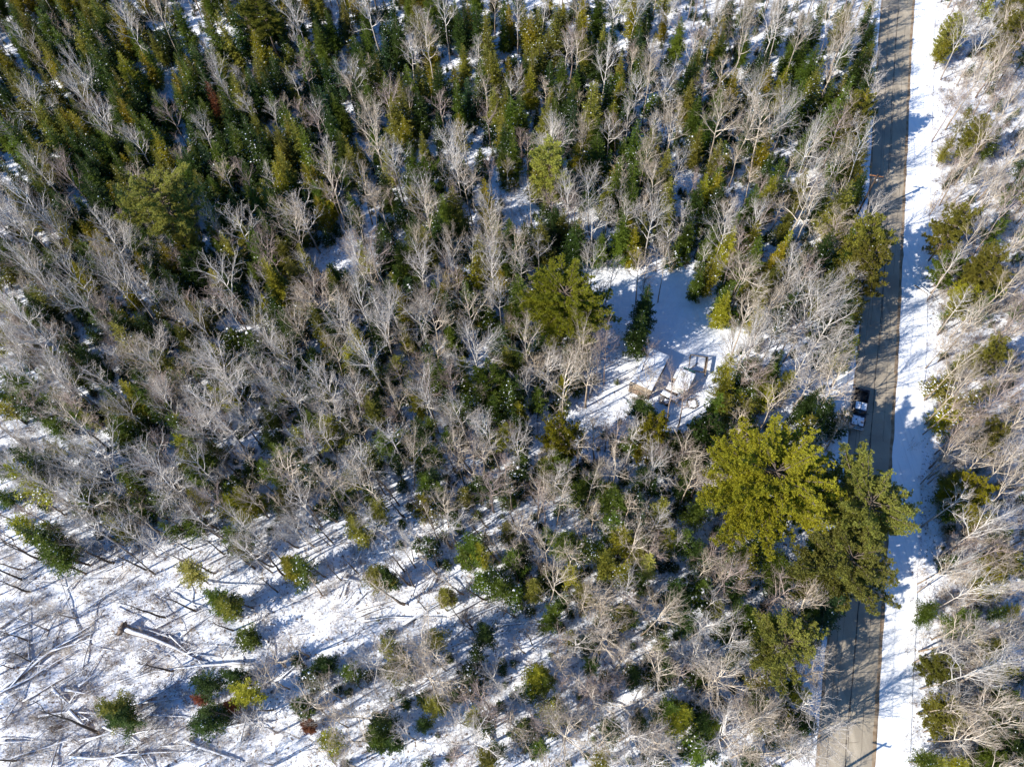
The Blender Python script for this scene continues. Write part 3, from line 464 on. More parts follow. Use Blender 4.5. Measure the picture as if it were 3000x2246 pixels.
# bare hardwoods: crown centre, crown width in m, colour
BAR = '''A 850 180 7 w;A 1050 140 6 t;A 1930 110 7 w;A 490 600 6 w;A 690 800 6 w;A 560 500 5 w;A 1110 740 5.5 p;A 1300 840 5 w;A 1620 680 4 g;A 1750 740 4 g;A 860 900 4 g;A 230 1300 7 g;A 100 1450 7 g;A 370 1420 6 g;A 680 1570 8 g;A 450 1130 5 p;A 1960 1360 7 g;A 2150 1180 8 t;A 1550 1450 6 g;A 1350 1380 5 g;A 1900 1500 6 t;A 1900 520 4 g;A 1960 720 4 p;
B 200 80 7 w;B 480 120 4 w;B 660 60 5 w;B 570 330 8.5 t;B 470 270 5 t;B 640 700 4.5 p;B 950 740 4.5 p;B 210 850 7 t;B 350 1050 6.5 w;B 720 950 7 w;B 740 1080 7 w;B 120 1180 6.5 t;B 820 1190 5 t;B 1450 300 4.5 w;B 1760 80 7 w;B 1880 100 6 w;B 1690 440 5.5 w;B 1990 500 5.5 t;B 2110 120 5 w;B 2130 830 6 t;B 1430 900 4 p;B 1800 820 4 p;B 1480 1290 5.5 w;B 1230 1270 4.5 w;B 1640 1420 6 w;B 2010 1400 7 w;B 960 1350 5 w;B 960 1540 6 t;B 560 1380 5 t;B 700 1550 5 t;B 470 1560 5 t;B 2060 1170 6 t;B 1130 510 3 w;B 880 380 3 w;B 1560 50 5 t;B 960 1080 3.5 p;
C 210 140 6 w;C 380 90 6 t;C 370 280 7.5 t;C 640 120 6 w;C 980 130 5 t;C 1060 200 6 t;C 1010 330 6.5 w;C 1250 420 4 w;C 740 270 5 t;C 250 760 7.5 t;C 400 800 7 t;C 530 850 8 t;C 820 980 7.5 w;C 1180 1000 6.5 w;C 1060 1020 5 t;C 810 1250 9 t;C 1280 650 4 w;C 1230 1380 5 w;C 60 1180 3.5 p;C 480 1440 5 g;C 50 300 4 w;C 1850 180 6 w;C 1960 230 6 w;C 2080 420 6 t;C 1900 500 7 t;C 1700 640 6 p;C 2100 700 6 t;C 1950 900 6 t;C 1850 1040 5 t;C 2120 1000 6 t;C 1640 1190 3 t;C 2000 1290 6 t;C 2120 1350 6 p;C 1900 1530 6 t;C 2100 1560 6 t;
D 150 80 7 g;D 300 200 7 w;D 480 150 6 g;D 700 70 6 g;D 560 290 7 w;D 830 200 6 w;D 180 400 7 w;D 60 560 7 w;D 250 560 7 w;D 60 760 6 w;D 700 330 5 p;D 920 600 7 t;D 980 700 6 w;D 1480 180 7.5 w;D 1500 350 6 w;D 1300 420 5 g;D 1680 430 6 w;D 1900 430 5 t;D 1720 580 6 w;D 1900 640 5 g;D 1420 700 7 g;D 1350 920 7 g;D 1500 900 7 w;D 1350 1090 7 w;D 1480 1150 7 w;D 1700 780 6 g;D 1900 900 6 w;D 2140 640 6 t;D 2150 860 6 w;D 2020 1220 6 w;D 450 1040 7 t;D 640 1240 8 g;D 500 1350 7 g;D 700 1400 7 g;D 1000 1340 8 w;D 1100 1480 8 w;D 1250 1350 6 w;D 180 1430 6 w;D 300 1520 5 g;D 1850 1400 6 t;D 1950 1580 6 w;D 2120 1480 6 t;D 1400 1560 5 p;D 50 300 6 p;D 1050 980 5 g;D 850 1000 5 g;
E 120 50 6 w;E 500 70 6 w;E 700 60 5 w;E 960 60 5 w;E 130 350 6 w;E 580 380 7 t;E 280 490 6.5 w;E 830 370 6 t;E 840 620 8 w;E 230 700 7 w;E 60 900 6 w;E 1220 590 6 t;E 1550 560 6.5 t;E 1430 850 7 t;E 1600 760 6.5 t;E 1250 740 4 t;E 1660 620 5 p;E 560 900 6.5 w;E 380 950 5 t;E 800 1040 5 w;E 340 1170 7 w;E 1000 1180 5.5 w;E 1150 1220 6 w;E 770 1250 5.5 t;E 900 1260 5 t;E 180 1280 6.5 w;E 400 1300 5 t;E 200 1450 6.5 t;E 60 1380 6 w;E 960 1500 5.5 p;E 640 1600 5 t;E 1800 1340 6.5 t;E 1600 1450 5 t;E 1800 1120 5 p;E 1980 850 6.5 t;E 1400 1560 5.5 t;E 1700 230 4.5 d;E 1730 600 5 p;E 1600 60 5 w;E 1500 150 4 w;E 1730 120 4 w;E 1950 60 5 t;E 2100 60 5 t;E 1970 620 3 p;E 2170 870 6 p;E 1250 1600 5 t;E 1960 230 3 d;
F 450 560 6.5 w;F 620 470 7.5 w;F 800 400 8 w;F 900 460 7 w;F 560 330 7 t;F 880 740 6 w;F 760 750 7 w;F 600 960 6 t;F 420 400 6 t;F 850 230 6 w;F 750 90 5 w;F 960 620 6 w;F 1230 120 4 w;F 1000 830 6 t;F 350 600 5 t;F 1690 40 5 w;F 2080 160 6 t;F 1900 400 7 t;F 2100 460 7 p;F 1750 680 6 t;F 1800 850 6 t;F 2050 950 7 p;F 1650 560 4 t;F 2100 720 6 t;F 2150 1080 6 t;F 1850 1080 5 p;F 1600 1010 4 p;F 1680 1300 6 t;F 1950 1320 6 t;F 2100 1380 6 t;F 40 900 5 p;F 50 1470 5 t;F 330 1050 4 t;F 2150 1550 6 t;
G 600 130 6 w;G 800 160 6 g;G 1050 230 6 g;G 1300 60 6 g;G 1560 90 5 g;G 1600 260 6 g;G 1680 180 5 g;G 1900 80 6 g;G 2020 80 5 g;G 1740 950 4.5 t;G 1720 1080 5 t;G 1900 880 4.5 t;G 2000 1280 6 t;G 2090 1150 5 t;G 2130 1350 6 t;G 300 620 4 g;G 120 700 4 g;
H 230 60 5 w;H 400 200 5.5 w;H 700 80 6 w;H 450 930 6 t;H 560 900 8.5 t;H 520 1060 7 t;H 640 1100 6.5 t;H 300 860 4 t;H 960 1030 5 w;H 1170 60 5 t;H 1340 260 5.5 t;H 1340 500 6 t;H 1560 570 5 t;H 1700 550 6.5 t;H 1640 20 4 t;H 2050 70 5 w;H 1850 480 5 w;H 2000 690 6.5 t;H 1700 830 6 t;H 2100 1080 6.5 t;H 1450 1430 8 t;H 1300 1400 5 p;H 1110 1360 4 t;H 1230 800 3 d;H 1400 850 3.5 p;H 100 1300 6 t;H 60 1450 5.5 t;H 2000 1540 6.5 t;H 1700 1480 5 t;H 1850 560 4 p;H 1010 200 4 t;H 700 1480 4 g;H 1640 1380 5 t;H 420 1450 4 g;
I 170 260 5 p;I 120 400 5 t;I 260 480 5.5 p;I 650 510 7.5 p;I 800 660 5.5 t;I 110 730 5.5 w;I 300 820 6 w;I 240 1080 7 t;I 180 1140 6 t;I 30 1050 5 p;I 380 1430 8 t;I 520 1530 7 t;I 840 1250 5.5 w;I 940 1420 6 w;I 960 1560 5.5 g;I 500 1300 5 t;I 720 1550 5 w;I 440 440 5 p;I 1900 150 7 w;I 1720 400 6 w;I 1850 520 6 w;I 2100 480 6 t;I 1780 800 7 t;I 1950 830 7 w;I 1850 1050 8 w;I 2080 1020 7 w;I 1950 1250 8 t;I 2100 850 6 t;I 1650 900 5 w;I 1750 1250 5 t;I 1850 1440 7 t;I 2080 1400 7 t;I 1580 380 4 t;I 100 880 4 w'''
BC = {'w': 'pale grey', 'g': 'pale grey', 't': 'tan', 'p': 'pinkish', 'd': 'dark'}
for e in BAR.replace('\n', '').split(';'):
    t, x, y, w, c = e.split(); w = float(w); u, v = ts(t, float(x), float(y))
    h = (7.5 + w * .75) * RG.uniform(.9, 1.1) if w >= 4.6 else 8.5
    if t in 'GHI' and u < 2600: h *= .92
    w *= .86 if u < 2680 else .7; h *= 1.08; put('bare' if w >= 3.9 else 'slim', u, v, h, BC[c], .76, w)
# thin leaning stems in the open lower left: (base px, height)
POL = [(485, 1807, 9), (572, 1789, 8), (684, 1846, 7), (506, 1964, 8), (90, 1734, 8), (741, 1781, 6), (712, 2114, 7), (800, 2078, 8), (96, 1942, 6), (290, 2147, 12), (303, 1640, 9), (225, 1630, 7), (430, 1670, 8), (875, 1605, 9), (975, 1590, 8), (1185, 1673, 8), (815, 1735, 7), (640, 1550, 9), (720, 1600, 8), (1325, 1606, 9), (1250, 1789, 6), (1312, 1790, 6), (1540, 1915, 6), (1430, 1545, 8), (1110, 1730, 7), (1290, 1600, 8), (1000, 1700, 7), (70, 1700, 9), (945, 1745, 7), (930, 1550, 9), (560, 1610, 8), (1060, 2015, 5)]
for _ in range(190):
    u, v = RG.uniform(-20, 1600), RG.uniform(1380, 2100)
    if v < 1720 + (u - 300) * .12 and not (u < 1000 and v > 1700): POL.append((u, v, RG.uniform(6, 10)))
for u, v, h in POL:
    p = at(u, v); put('pole', p[0], p[1], h, RG.choice(['dark', 'tan', 'dark']), px=False)

LBY = [0, 250, 600, 954, 1200, 1400, 1881, 2246]; LBX = [2525, 2505, 2478, 2462, 2440, 2418, 2362, 2325]
RBY = [0, 500, 800, 1100, 1500, 2246]; RBX = [2742, 2732, 2722, 2705, 2695, 2690]
OPEN = [CLEAR_PX, [(1530, 1250), (1820, 1158), (1860, 1190), (1680, 1295), (1560, 1295)], [(0, 1640), (350, 1570), (640, 1570), (1000, 1570), (1200, 1640), (1500, 1720), (1530, 1880), (1330, 1900), (1100, 1780), (850, 1900), (750, 2300), (-200, 2500), (-300, 1640)],
        [(485, 190), (560, 180), (560, 260), (480, 260)], [(900, 740), (1040, 700), (1060, 800), (930, 830)], [(1480, 560), (1560, 560), (1540, 720), (1470, 700)]]
def blocked(x, y, h=0):
    u, v = proj((x, y, 0))
    if h > 3:
        uu, vv = proj((x, y, h * .7))
        if any(inpoly(np.array(P), uu, vv) for P in OPEN[:2]): return True
    vv = min(max(v, 0), 2246); lb = np.interp(vv, LBY, LBX); rb = np.interp(vv, RBY, RBX)
    if xl(y) - 2.4 < x < xr(y) + 3.9 or (lb < u < rb and 0 <= v <= 2246): return True
    return any(inpoly(np.array(P), u, v) for P in OPEN)
# hand-placed trees whose foot would land on the road or its shoulders step back off it
for t in TREES:
    if xl(t['y']) - 2.0 < t['x'] < xr(t['y']) + 3.4:
        t['x'] = xl(t['y']) - 2.2 if t['x'] < (xl(t['y']) + xr(t['y'])) / 2 else xr(t['y']) + 3.7
GS = [[44, 44, 32, 38, 30, 32, 28, 22, 22, 12, 0, 5], [40, 42, 38, 38, 28, 22, 24, 22, 22, 14, 0, 4], [26, 28, 32, 32, 16, 16, 18, 18, 20, 18, 1, 4], [22, 24, 24, 30, 22, 20, 18, 1, 18, 17, 0, 6], [20, 22, 21, 20, 20, 20, 15, 1, 16, 10, 0, 6], [12, 14, 16, 14, 17, 16, 15, 15, 14, 4, 0, 5], [5, 4, 4, 1, 4, 8, 14, 12, 6, 4, 0, 5], [0, 0, 0, 0, 2, 5, 7, 12, 10, 9, 0, 5], [0, 1, 3, 3, 5, 6, 7, 9, 9, 9, 0, 5]]
GB = [[5, 6, 5, 6, 8, 6, 10, 12, 12, 13, 1, 12], [5, 5, 5, 6, 8, 9, 11, 12, 13, 13, 1, 12], [15, 11, 7, 9, 13, 14, 12, 13, 13, 13, 1, 12], [19, 16, 13, 16, 17, 15, 12, 2, 11, 12, 0, 12], [19, 17, 17, 17, 16, 15, 13, 4, 10, 8, 0, 12], [16, 17, 17, 17, 16, 15, 14, 12, 9, 5, 0, 12], [7, 8, 10, 10, 11, 12, 14, 12, 7, 2, 0, 12], [0, 0, 1, 3, 6, 8, 10, 12, 10, 8, 1, 12], [0, 0, 5, 7, 8, 10, 12, 13, 13, 10, 1, 12]]
def occupied(x, y, d): return any((t['x'] - x) ** 2 + (t['y'] - y) ** 2 < d * d for t in TREES)
WATCH = [(zz_[0], zz_[1], zz_[2]) for zz_ in ((1905, 1095, 2.0), (1890, 1130, 2.), (1950, 1060, 0), (2000, 1110, 1.8), (2045, 1065, 1.), (1985, 1150, 1.), (2515, 1195, 1.5), (2520, 1150, 1.))]
WATCH = [at(*w_) for w_ in WATCH]
def in_way(x, y, h, rad):
    for w_ in WATCH:
        for z in (h * .45, h * .7, h * .95):
            if z <= w_[2]: continue
            s_ = (z - w_[2]) / sdir.z; 
            if math.hypot(x - w_[0] - sdir.x * s_, y - w_[1] - sdir.y * s_) < rad: return True
            k_ = (z - w_[2]) / (H - w_[2])
            if math.hypot(x - w_[0] * (1 - k_), y - w_[1] * (1 - k_)) < rad: return True
    return False
def fill(G, cls):
    for r_ in range(9):
        for c_ in range(12):
            have = sum(1 for t in TREES if (t['kind'] in ('spruce', 'fir', 'young', 'dead', 'smallpine')) == (cls == 's') and (lambda q_: c_ * 250 <= q_[0] < c_ * 250 + 250 and r_ * 250 <= q_[1] < r_ * 250 + 250)(t.setdefault('pp', proj((t['x'], t['y'], t['h'] * .7)))))
            for _ in range(max(0, G[r_][c_] - have)):
                for tr_ in range(8):
                    u, v = c_ * 250 + RG.uniform(0, 250), r_ * 250 + RG.uniform(0, 250)
                    if cls == 's':
                        yng = RG.random() < (.42 if r_ < 3 else .45); h = RG.uniform(2.6, 5) if yng else RG.uniform(6.5, 11 if r_ < 3 else 9.5)
                        kd = 'young' if yng else ('spruce' if r_ < 4 and c_ < 11 else 'fir'); col = RG.choice(['dark', 'green', 'green', 'olive', 'olive', 'yellow' if RG.random() < .3 else 'olive'] if r_ < 4 else ['dark', 'green', 'green', 'green', 'olive', 'yellow'])
                        if c_ == 11: col = RG.choice(['olive', 'olive', 'green'])
                    else:
                        kd = 'slim' if RG.random() < (.78 if c_ < 11 else .95) else 'bare'; h = RG.uniform(6.5, 11) if kd == 'slim' else RG.uniform(9, 12); col = RG.choice(['pale grey', 'pale grey', 'tan', 'pinkish'] if c_ < 6 else ['pale grey', 'tan', 'tan', 'pinkish'])
                    p = at(u, v, h * .75)
                    if blocked(p[0], p[1], h) or in_way(p[0], p[1], h, 2.0) or occupied(p[0], p[1], .75 if kd in ('young', 'slim') else 1.0): continue
                    put(kd, p[0], p[1], h, col, manual=False, px=False); TREES[-1]['pp'] = (u, v); break
for y in np.arange(-2, 128, 1.5):
    h = RG.uniform(5.5, 10.5); yy = y + RG.uniform(-.7, .7); x = xl(yy) - 2.6 - abs(RG.gauss(0, .9)); kd = RG.choice(['spruce', 'spruce', 'fir', 'slim', 'bare'])
    if in_way(x, yy, h, 1.7) or occupied(x, yy, .9) or RG.random() < .12: continue
    put(kd, x, yy, h, RG.choice(['green', 'olive', 'dark', 'olive', 'yellow']) if kd in ('spruce', 'fir') else RG.choice(['tan', 'pale grey']), manual=False, px=False)
fill(GS, 's'); fill(GB, 'b')
# forest outside the frame, so that its shade falls into the picture
MARG = []
for _ in range(9000):
    x, y = RG.uniform(-125, 120), RG.uniform(-14, 158); u, v = proj((x, y, 6))
    du = max(0 - u, u - 3000, 0 - v, v - 2246)
    if du <= 5 or du > 520 or (xl(y) - 2.4 < x < xr(y) + 3.9) or (u < 900 and v > 1600 and RG.random() < .4): continue
    if any((t[0] - x) ** 2 + (t[1] - y) ** 2 < (2 if v < 900 else 5) for t in MARG) or occupied(x, y, 1.2): continue
    kd = RG.choice(['spruce', 'spruce', 'spruce', 'bare', 'slim'] if v < 800 and u < 1500 else (['slim', 'slim', 'pole', 'pole'] if v > 1500 else ['bare', 'slim', 'slim', 'fir'])); MARG.append((x, y, kd, RG.randrange(3), RG.uniform(.75, 1.1), RG.uniform(0, 6.28)))

# ------------------------------------------------------------------ build the trees
LM = [('the dark pickup on the road', 2515, 1195), ('the long snowy shed roof', 1905, 1095), ('the square timber frame', 2045, 1065), ('the huge yellow-green pine', 2250, 1390), ('the wide pine overhanging the road', 2560, 1440), ('the round pine left of the clearing', 1640, 895), ('the broad pale pine at upper left', 480, 590), ('the rust-red dead spruce', 620, 290), ('the utility pole', 2535, 600),
      ('the upturned root plate', 450, 1880), ('the golden tree below the shed', 1905, 1280), ('the golden tree left of the shed', 1648, 1285), ('the round pine by the lower road', 2290, 1885), ('the photo\'s top left corner', 0, 0), ('the photo\'s bottom left corner', 0, 2246), ('the photo\'s bottom right corner', 3000, 2246), ('the photo\'s top right corner', 3000, 0),
      ('the middle of the top edge', 1500, 0), ('the middle of the left edge', 0, 1123), ('the middle of the bottom edge', 1500, 2246), ('the middle of the right edge', 3000, 1123), ('the photo\'s centre', 1500, 1123), ('a quarter along the top edge', 750, 0), ('three quarters along the top edge', 2250, 0), ('a quarter along the bottom edge', 750, 2246), ('three quarters along the bottom edge', 2250, 2246)]
SEC = ['right of', 'above-right of', 'above', 'above-left of', 'left of', 'below-left of', 'below', 'below-right of']
ORD = ['nearest', 'second nearest', 'third nearest', 'fourth nearest', 'fifth nearest', 'sixth nearest', 'seventh nearest', 'eighth nearest', 'ninth nearest', 'tenth nearest'] + [w_ + ' nearest' for w_ in 'eleventh twelfth thirteenth fourteenth fifteenth sixteenth seventeenth eighteenth'.split()]
def lab_all(items):
    """items: (desc, u, v) -> label singling each out by its rank from a landmark"""
    best = [None] * len(items); P = np.array([(i[1], i[2]) for i in items]); D_ = [i[0] for i in items]
    for ln, lu, lv in LM:
        d = P - [lu, lv]; r = np.hypot(d[:, 0], d[:, 1]); s = (np.round(np.degrees(np.arctan2(-d[:, 1], d[:, 0])) / 45).astype(int)) % 8
        grp = {}
        for i in np.argsort(r): 
            k = (D_[i], s[i]); grp[k] = grp.get(k, -1) + 1
            sc = grp[k] + r[i] / 500
            if r[i] > 25 and grp[k] < 18 and (best[i] is None or sc < best[i][0]): best[i] = (sc, '%s, %s %s %s' % (D_[i], ORD[grp[k]], SEC[s[i]], ln))
    return [b_[1] if b_ else D_[i] + ' deep in the crowded snowy wood' for i, b_ in enumerate(best)]
CN = {'dark': 'dark green', 'green': 'green', 'olive': 'olive', 'yellow': 'yellow-green', 'bluish': 'blue-green', 'golden': 'golden green', 'pale': 'pale olive', 'mossy': 'mossy green', 'rust': 'rust-red', 'orange': 'orange-brown'}
INFO = {'spruce': ('spruce_tree', 'spruce', 'slim pointed spruces of the snowy wood', '%s pointed spruce'), 'fir': ('fir_tree', 'fir', 'open-crowned firs of the snowy wood', '%s open fir'), 'young': ('young_fir', 'young fir', 'low young firs under the taller trees', 'low %s young fir'),
        'dead': ('dead_spruce', 'dead spruce', 'brown dead conifers', '%s dead spruce'), 'pine': ('pine_tree', 'pine', 'rounded pines standing above the wood', 'large %s pine'), 'smallpine': ('pine_tree', 'pine', 'rounded pines standing above the wood', '%s bushy pine'), 'bigpine': ('pine_tree', 'pine', 'rounded pines standing above the wood', 'very large %s pine'),
        'bare': ('hardwood_tree', 'bare tree', 'leafless spreading hardwoods of the wood', 'broad leafless %s tree'), 'slim': ('hardwood_sapling', 'sapling', 'leafless slender hardwoods of the wood', 'slender leafless %s sapling'), 'pole': ('thin_stem_tree', 'thin tree', 'thin standing stems in the open lower left', 'thin %s stem')}
def vis(t):
    u, v = proj((t['x'], t['y'], t['h'] * .6)); return -40 < u < 3040 and -40 < v < 2286
TREES = [t for t in TREES if vis(t)]
STUFF = list(MARG); KEEP = []
for kd in INFO:
    L = [t for t in TREES if t['kind'] == kd]; L.sort(key=lambda t: (not t['manual'], -t['h']))
    KEEP += L[:295]
    for t in L[295:]: STUFF.append((t['x'], t['y'], kd, t['k'], t['h'] / PR[kd][t['k']]['h'], t['rot']))
labs = lab_all([(INFO[t['kind']][3] % CN.get(t['col'], t['col'].replace(' ', '-')), *proj((t['x'], t['y'], t['h'] * .75))) for t in KEEP])
SRC = {}
def set_mat(o, m):
    o.material_slots[0].link = 'OBJECT'; o.material_slots[0].material = m
for t, lb in zip(KEEP, labs):
    nm, cat, grpn, _ = INFO[t['kind']]; p = PR[t['kind']][t['k']]; key = (t['kind'], t['k'])
    root = empty(nm, (t['x'], t['y'], gz(t['x'], t['y']) - .05), t['rot'])
    sz = t['h'] / p['h']; sw = sz if not t['w'] else t['w'] / p['w']
    if not t['w']: sw = sz * RG.uniform(.82, 1.08) * (.88 if t['kind'] == 'fir' else 1) * (1.15 if t['kind'] == 'young' else 1)
    root.scale = (sw, sw, sz)
    if t['kind'] == 'pole': root.rotation_euler = (RG.uniform(-.1, .1), RG.uniform(-.22, .05), t['rot'] * 0 + RG.uniform(-.4, .4))
    elif t['kind'] in ('bare', 'slim'): root.rotation_euler = (RG.gauss(0, .05), RG.gauss(0, .05), t['rot'])
    props(root, lb, cat, grpn)
    for i, (pn, me, mt) in enumerate(p['parts']):
        if i < len(SRC.setdefault(key, [])): o = SRC[key][i].copy(); COL.objects.link(o)
        else: o = bpy.data.objects.new(pn, me); COL.objects.link(o); SRC[key].append(o)
        o.parent = root
        if pn == 'snow_cap': o['kind'] = 'stuff'
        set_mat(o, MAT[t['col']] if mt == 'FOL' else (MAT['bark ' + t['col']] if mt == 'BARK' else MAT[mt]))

# one object for the wood beyond the frame and the overflow (geometry nodes)
def stuff_wood(items, name='surrounding_wood', label='snowy mixed wood carrying on past the edges of the photo', cat='wood'):
    me = bpy.data.meshes.new('far_wood'); me.vertices.add(len(items)); me.vertices.foreach_set('co', np.array([(i[0], i[1], gz(i[0], i[1]) - .05) for i in items], np.float32).ravel())
    keys = sorted(SRC); kk = []
    for i in items:
        k = (i[2], i[3] % len(PR[i[2]])); kk.append(keys.index(k) if k in SRC else 0)
    for n_, ty, dat in (('kind_id', 'INT', kk), ('scl', 'FLOAT', [i[4] for i in items]), ('rot', 'FLOAT', [i[5] for i in items])):
        at_ = me.attributes.new(n_, ty, 'POINT'); at_.data.foreach_set('value', dat)
    o = bpy.data.objects.new(name, me); COL.objects.link(o); props(o, label, cat, None, 'stuff')
    ng = bpy.data.node_groups.new('wood', 'GeometryNodeTree'); ng.interface.new_socket('Geometry', in_out='INPUT', socket_type='NodeSocketGeometry'); ng.interface.new_socket('Geometry', in_out='OUTPUT', socket_type='NodeSocketGeometry')
    gi, go = ng.nodes.new('NodeGroupInput'), ng.nodes.new('NodeGroupOutput'); jn = ng.nodes.new('GeometryNodeJoinGeometry')
    def attr(n_, ty): a_ = ng.nodes.new('GeometryNodeInputNamedAttribute'); a_.data_type = ty; a_.inputs['Name'].default_value = n_; return a_.outputs['Attribute']
    rotv = ng.nodes.new('ShaderNodeCombineXYZ'); ng.links.new(attr('rot', 'FLOAT'), rotv.inputs[2]); sc_ = attr('scl', 'FLOAT'); kd_ = attr('kind_id', 'INT')
    e2r = ng.nodes.new('FunctionNodeEulerToRotation'); ng.links.new(rotv.outputs[0], e2r.inputs[0])
    for ki in sorted(set(kk)):
        cmp_ = ng.nodes.new('FunctionNodeCompare'); cmp_.data_type = 'INT'; cmp_.operation = 'EQUAL'
        ins = [s for s in cmp_.inputs if s.type == 'INT']; ng.links.new(kd_, ins[0]); ins[1].default_value = ki
        for src in SRC[keys[ki]]:
            oi = ng.nodes.new('GeometryNodeObjectInfo'); oi.inputs['Object'].default_value = src; oi.inputs['As Instance'].default_value = True; oi.transform_space = 'ORIGINAL'
            ip = ng.nodes.new('GeometryNodeInstanceOnPoints'); ng.links.new(gi.outputs[0], ip.inputs['Points']); ng.links.new(cmp_.outputs[0], ip.inputs['Selection']); ng.links.new(oi.outputs['Geometry'], ip.inputs['Instance'])
            ng.links.new(e2r.outputs[0], ip.inputs['Rotation']); ng.links.new(sc_, ip.inputs['Scale']); ng.links.new(ip.outputs[0], jn.inputs[0])
    ng.links.new(jn.outputs[0], go.inputs[0]); o.modifiers.new('wood', 'NODES').node_group = ng
stuff_wood(STUFF)
GK = [[95, 95, 95, 110, 110, 110, 100, 100, 100, 80, 0, 14], [90, 95, 95, 100, 90, 90, 90, 90, 90, 70, 0, 14], [60, 65, 80, 90, 60, 55, 55, 50, 70, 60, 0, 14], [46, 48, 52, 60, 46, 42, 40, 0, 40, 40, 0, 20], [42, 44, 44, 42, 44, 40, 30, 6, 34, 24, 0, 20], [30, 34, 36, 34, 36, 34, 32, 32, 32, 14, 0, 20], [14, 14, 14, 10, 16, 26, 34, 34, 26, 14, 0, 18], [2, 2, 4, 4, 8, 10, 12, 14, 14, 12, 0, 10], [2, 4, 6, 6, 8, 8, 12, 12, 14, 12, 0, 10]]
TK = []
for r_ in range(9):
    for c_ in range(12):
        for _ in range(GK[r_][c_]):
            p = at(c_ * 250 + RG.uniform(-90 if c_ == 0 else 0, 250), r_ * 250 + RG.uniform(-110 if r_ == 0 else 0, 250), 0)
            if not blocked(p[0], p[1]): TK.append((p[0], p[1], 'young', RG.randrange(3), RG.uniform(.22, .62), RG.uniform(0, 6.28)))
stuff_wood(TK, 'fir_thicket', 'knee to head high conifer thicket dusted with snow beneath the trees', 'thicket')
open('/tmp/cnt.txt', 'w').write(str({k: sum(t['kind'] == k for t in TREES) for k in INFO}) + str(len(STUFF)))
print('trees', len(KEEP), 'stuff', len(STUFF), {k: sum(t['kind'] == k for t in KEEP) for k in INFO})

# ------------------------------------------------------------------ undergrowth: bare brush (one mass nobody could count)
def brush(name, G, mat, seed, hh=(.5, 1.6), nst=14, r=.009, label='', cat='', leaves=0.):
    rg = np.random.default_rng(seed); C = []
    for r_ in range(9):
        for c_ in range(12):
            n = G[r_][c_]; u = c_ * 250 + rg.uniform(0, 250, n); v = r_ * 250 + rg.uniform(0, 250, n)
            for i in range(n):
                p = at(u[i], v[i]); x, y = p[0], p[1]
                if xl(y) - 2.0 < x < xr(y) + 3.7 - rg.random() ** 2 * 1.6 or inpoly(np.array(CLEAR_PX), u[i], v[i]): continue
                C.append((x, y, gz(x, y)))
    C = np.array(C); n = len(C); P = np.repeat(C, nst, 0) + rg.normal(0, .22, (n * nst, 3)) * [1, 1, 0]; hgt = np.repeat(rg.uniform(*hh, n), nst) * rg.uniform(.5, 1.1, n * nst)
    D = rg.normal(0, .42, (n * nst, 3)) * [1, 1, 0] + [0, 0, 1]; D = nrm(D); Mid = P + D * hgt[:, None] * .5; D2 = nrm(D + rg.normal(0, .3, D.shape)); E = Mid + D2 * hgt[:, None] * .5
    ac = Acc(); V, q = tubes(P, Mid, np.full(len(P), r), np.full(len(P), r * .8), 3); ac.add(V, q); V, q = tubes(Mid, E, np.full(len(P), r * .8), np.full(len(P), r * .4), 3); ac.add(V, q)
    for k in range(3):
        S0 = P + D * hgt[:, None] * rg.uniform(.3, .5, len(P))[:, None] if k == 0 else Mid + D2 * (hgt * rg.uniform(0, .35, len(P)))[:, None]
        S1 = S0 + nrm(D2 + rg.normal(0, .7, D.shape)) * (hgt * rg.uniform(.2, .4, len(P)))[:, None]; V, q = tubes(S0, S1, np.full(len(P), r * .65), np.full(len(P), r * .4), 3); ac.add(V, q)
    o = obj(name, ac.mesh(name), mat); props(o, label, cat, None, 'stuff')
    if leaves:
        ii = rg.choice(len(E), int(len(E) * leaves)); V, q = blades(E[ii], rg.normal(size=(len(ii), 3)), .12, .09, rg); l = obj('dead_leaves', mesh_np('dead_leaves', V, q), 'leaf', o); l['kind'] = 'stuff'
    return o
GU = [[60, 60, 60, 60, 60, 60, 60, 60, 60, 50, 50, 240], [40, 40, 44, 54, 60, 60, 60, 60, 60, 50, 50, 240], [44, 44, 44, 54, 56, 56, 50, 40, 50, 50, 50, 240], [60, 60, 60, 60, 60, 60, 50, 12, 50, 50, 50, 240], [60, 60, 60, 60, 60, 60, 50, 14, 50, 36, 50, 240], [80, 80, 80, 76, 76, 70, 60, 50, 50, 24, 50, 240], [100, 96, 80, 60, 56, 56, 56, 52, 40, 20, 40, 200], [140, 130, 80, 60, 50, 50, 50, 50, 50, 40, 50, 220], [160, 160, 110, 60, 56, 50, 50, 50, 50, 40, 50, 220]]
brush('undergrowth', GU, 'brush', 9, label='brown twiggy undergrowth poking through the snow across the wood', cat='undergrowth', leaves=.08)
GT = [[v // 4 for v in row] for r_, row in enumerate(GU)]
for r_ in range(9): GT[r_][10] = 8; GT[r_][11] = 90; GT[r_][10] = 26
brush('tall_brush', GT, 'bark tan', 19, (1.4, 3.2), 10, .011, label='tall thin leafless brush growing between the trees', cat='brush')

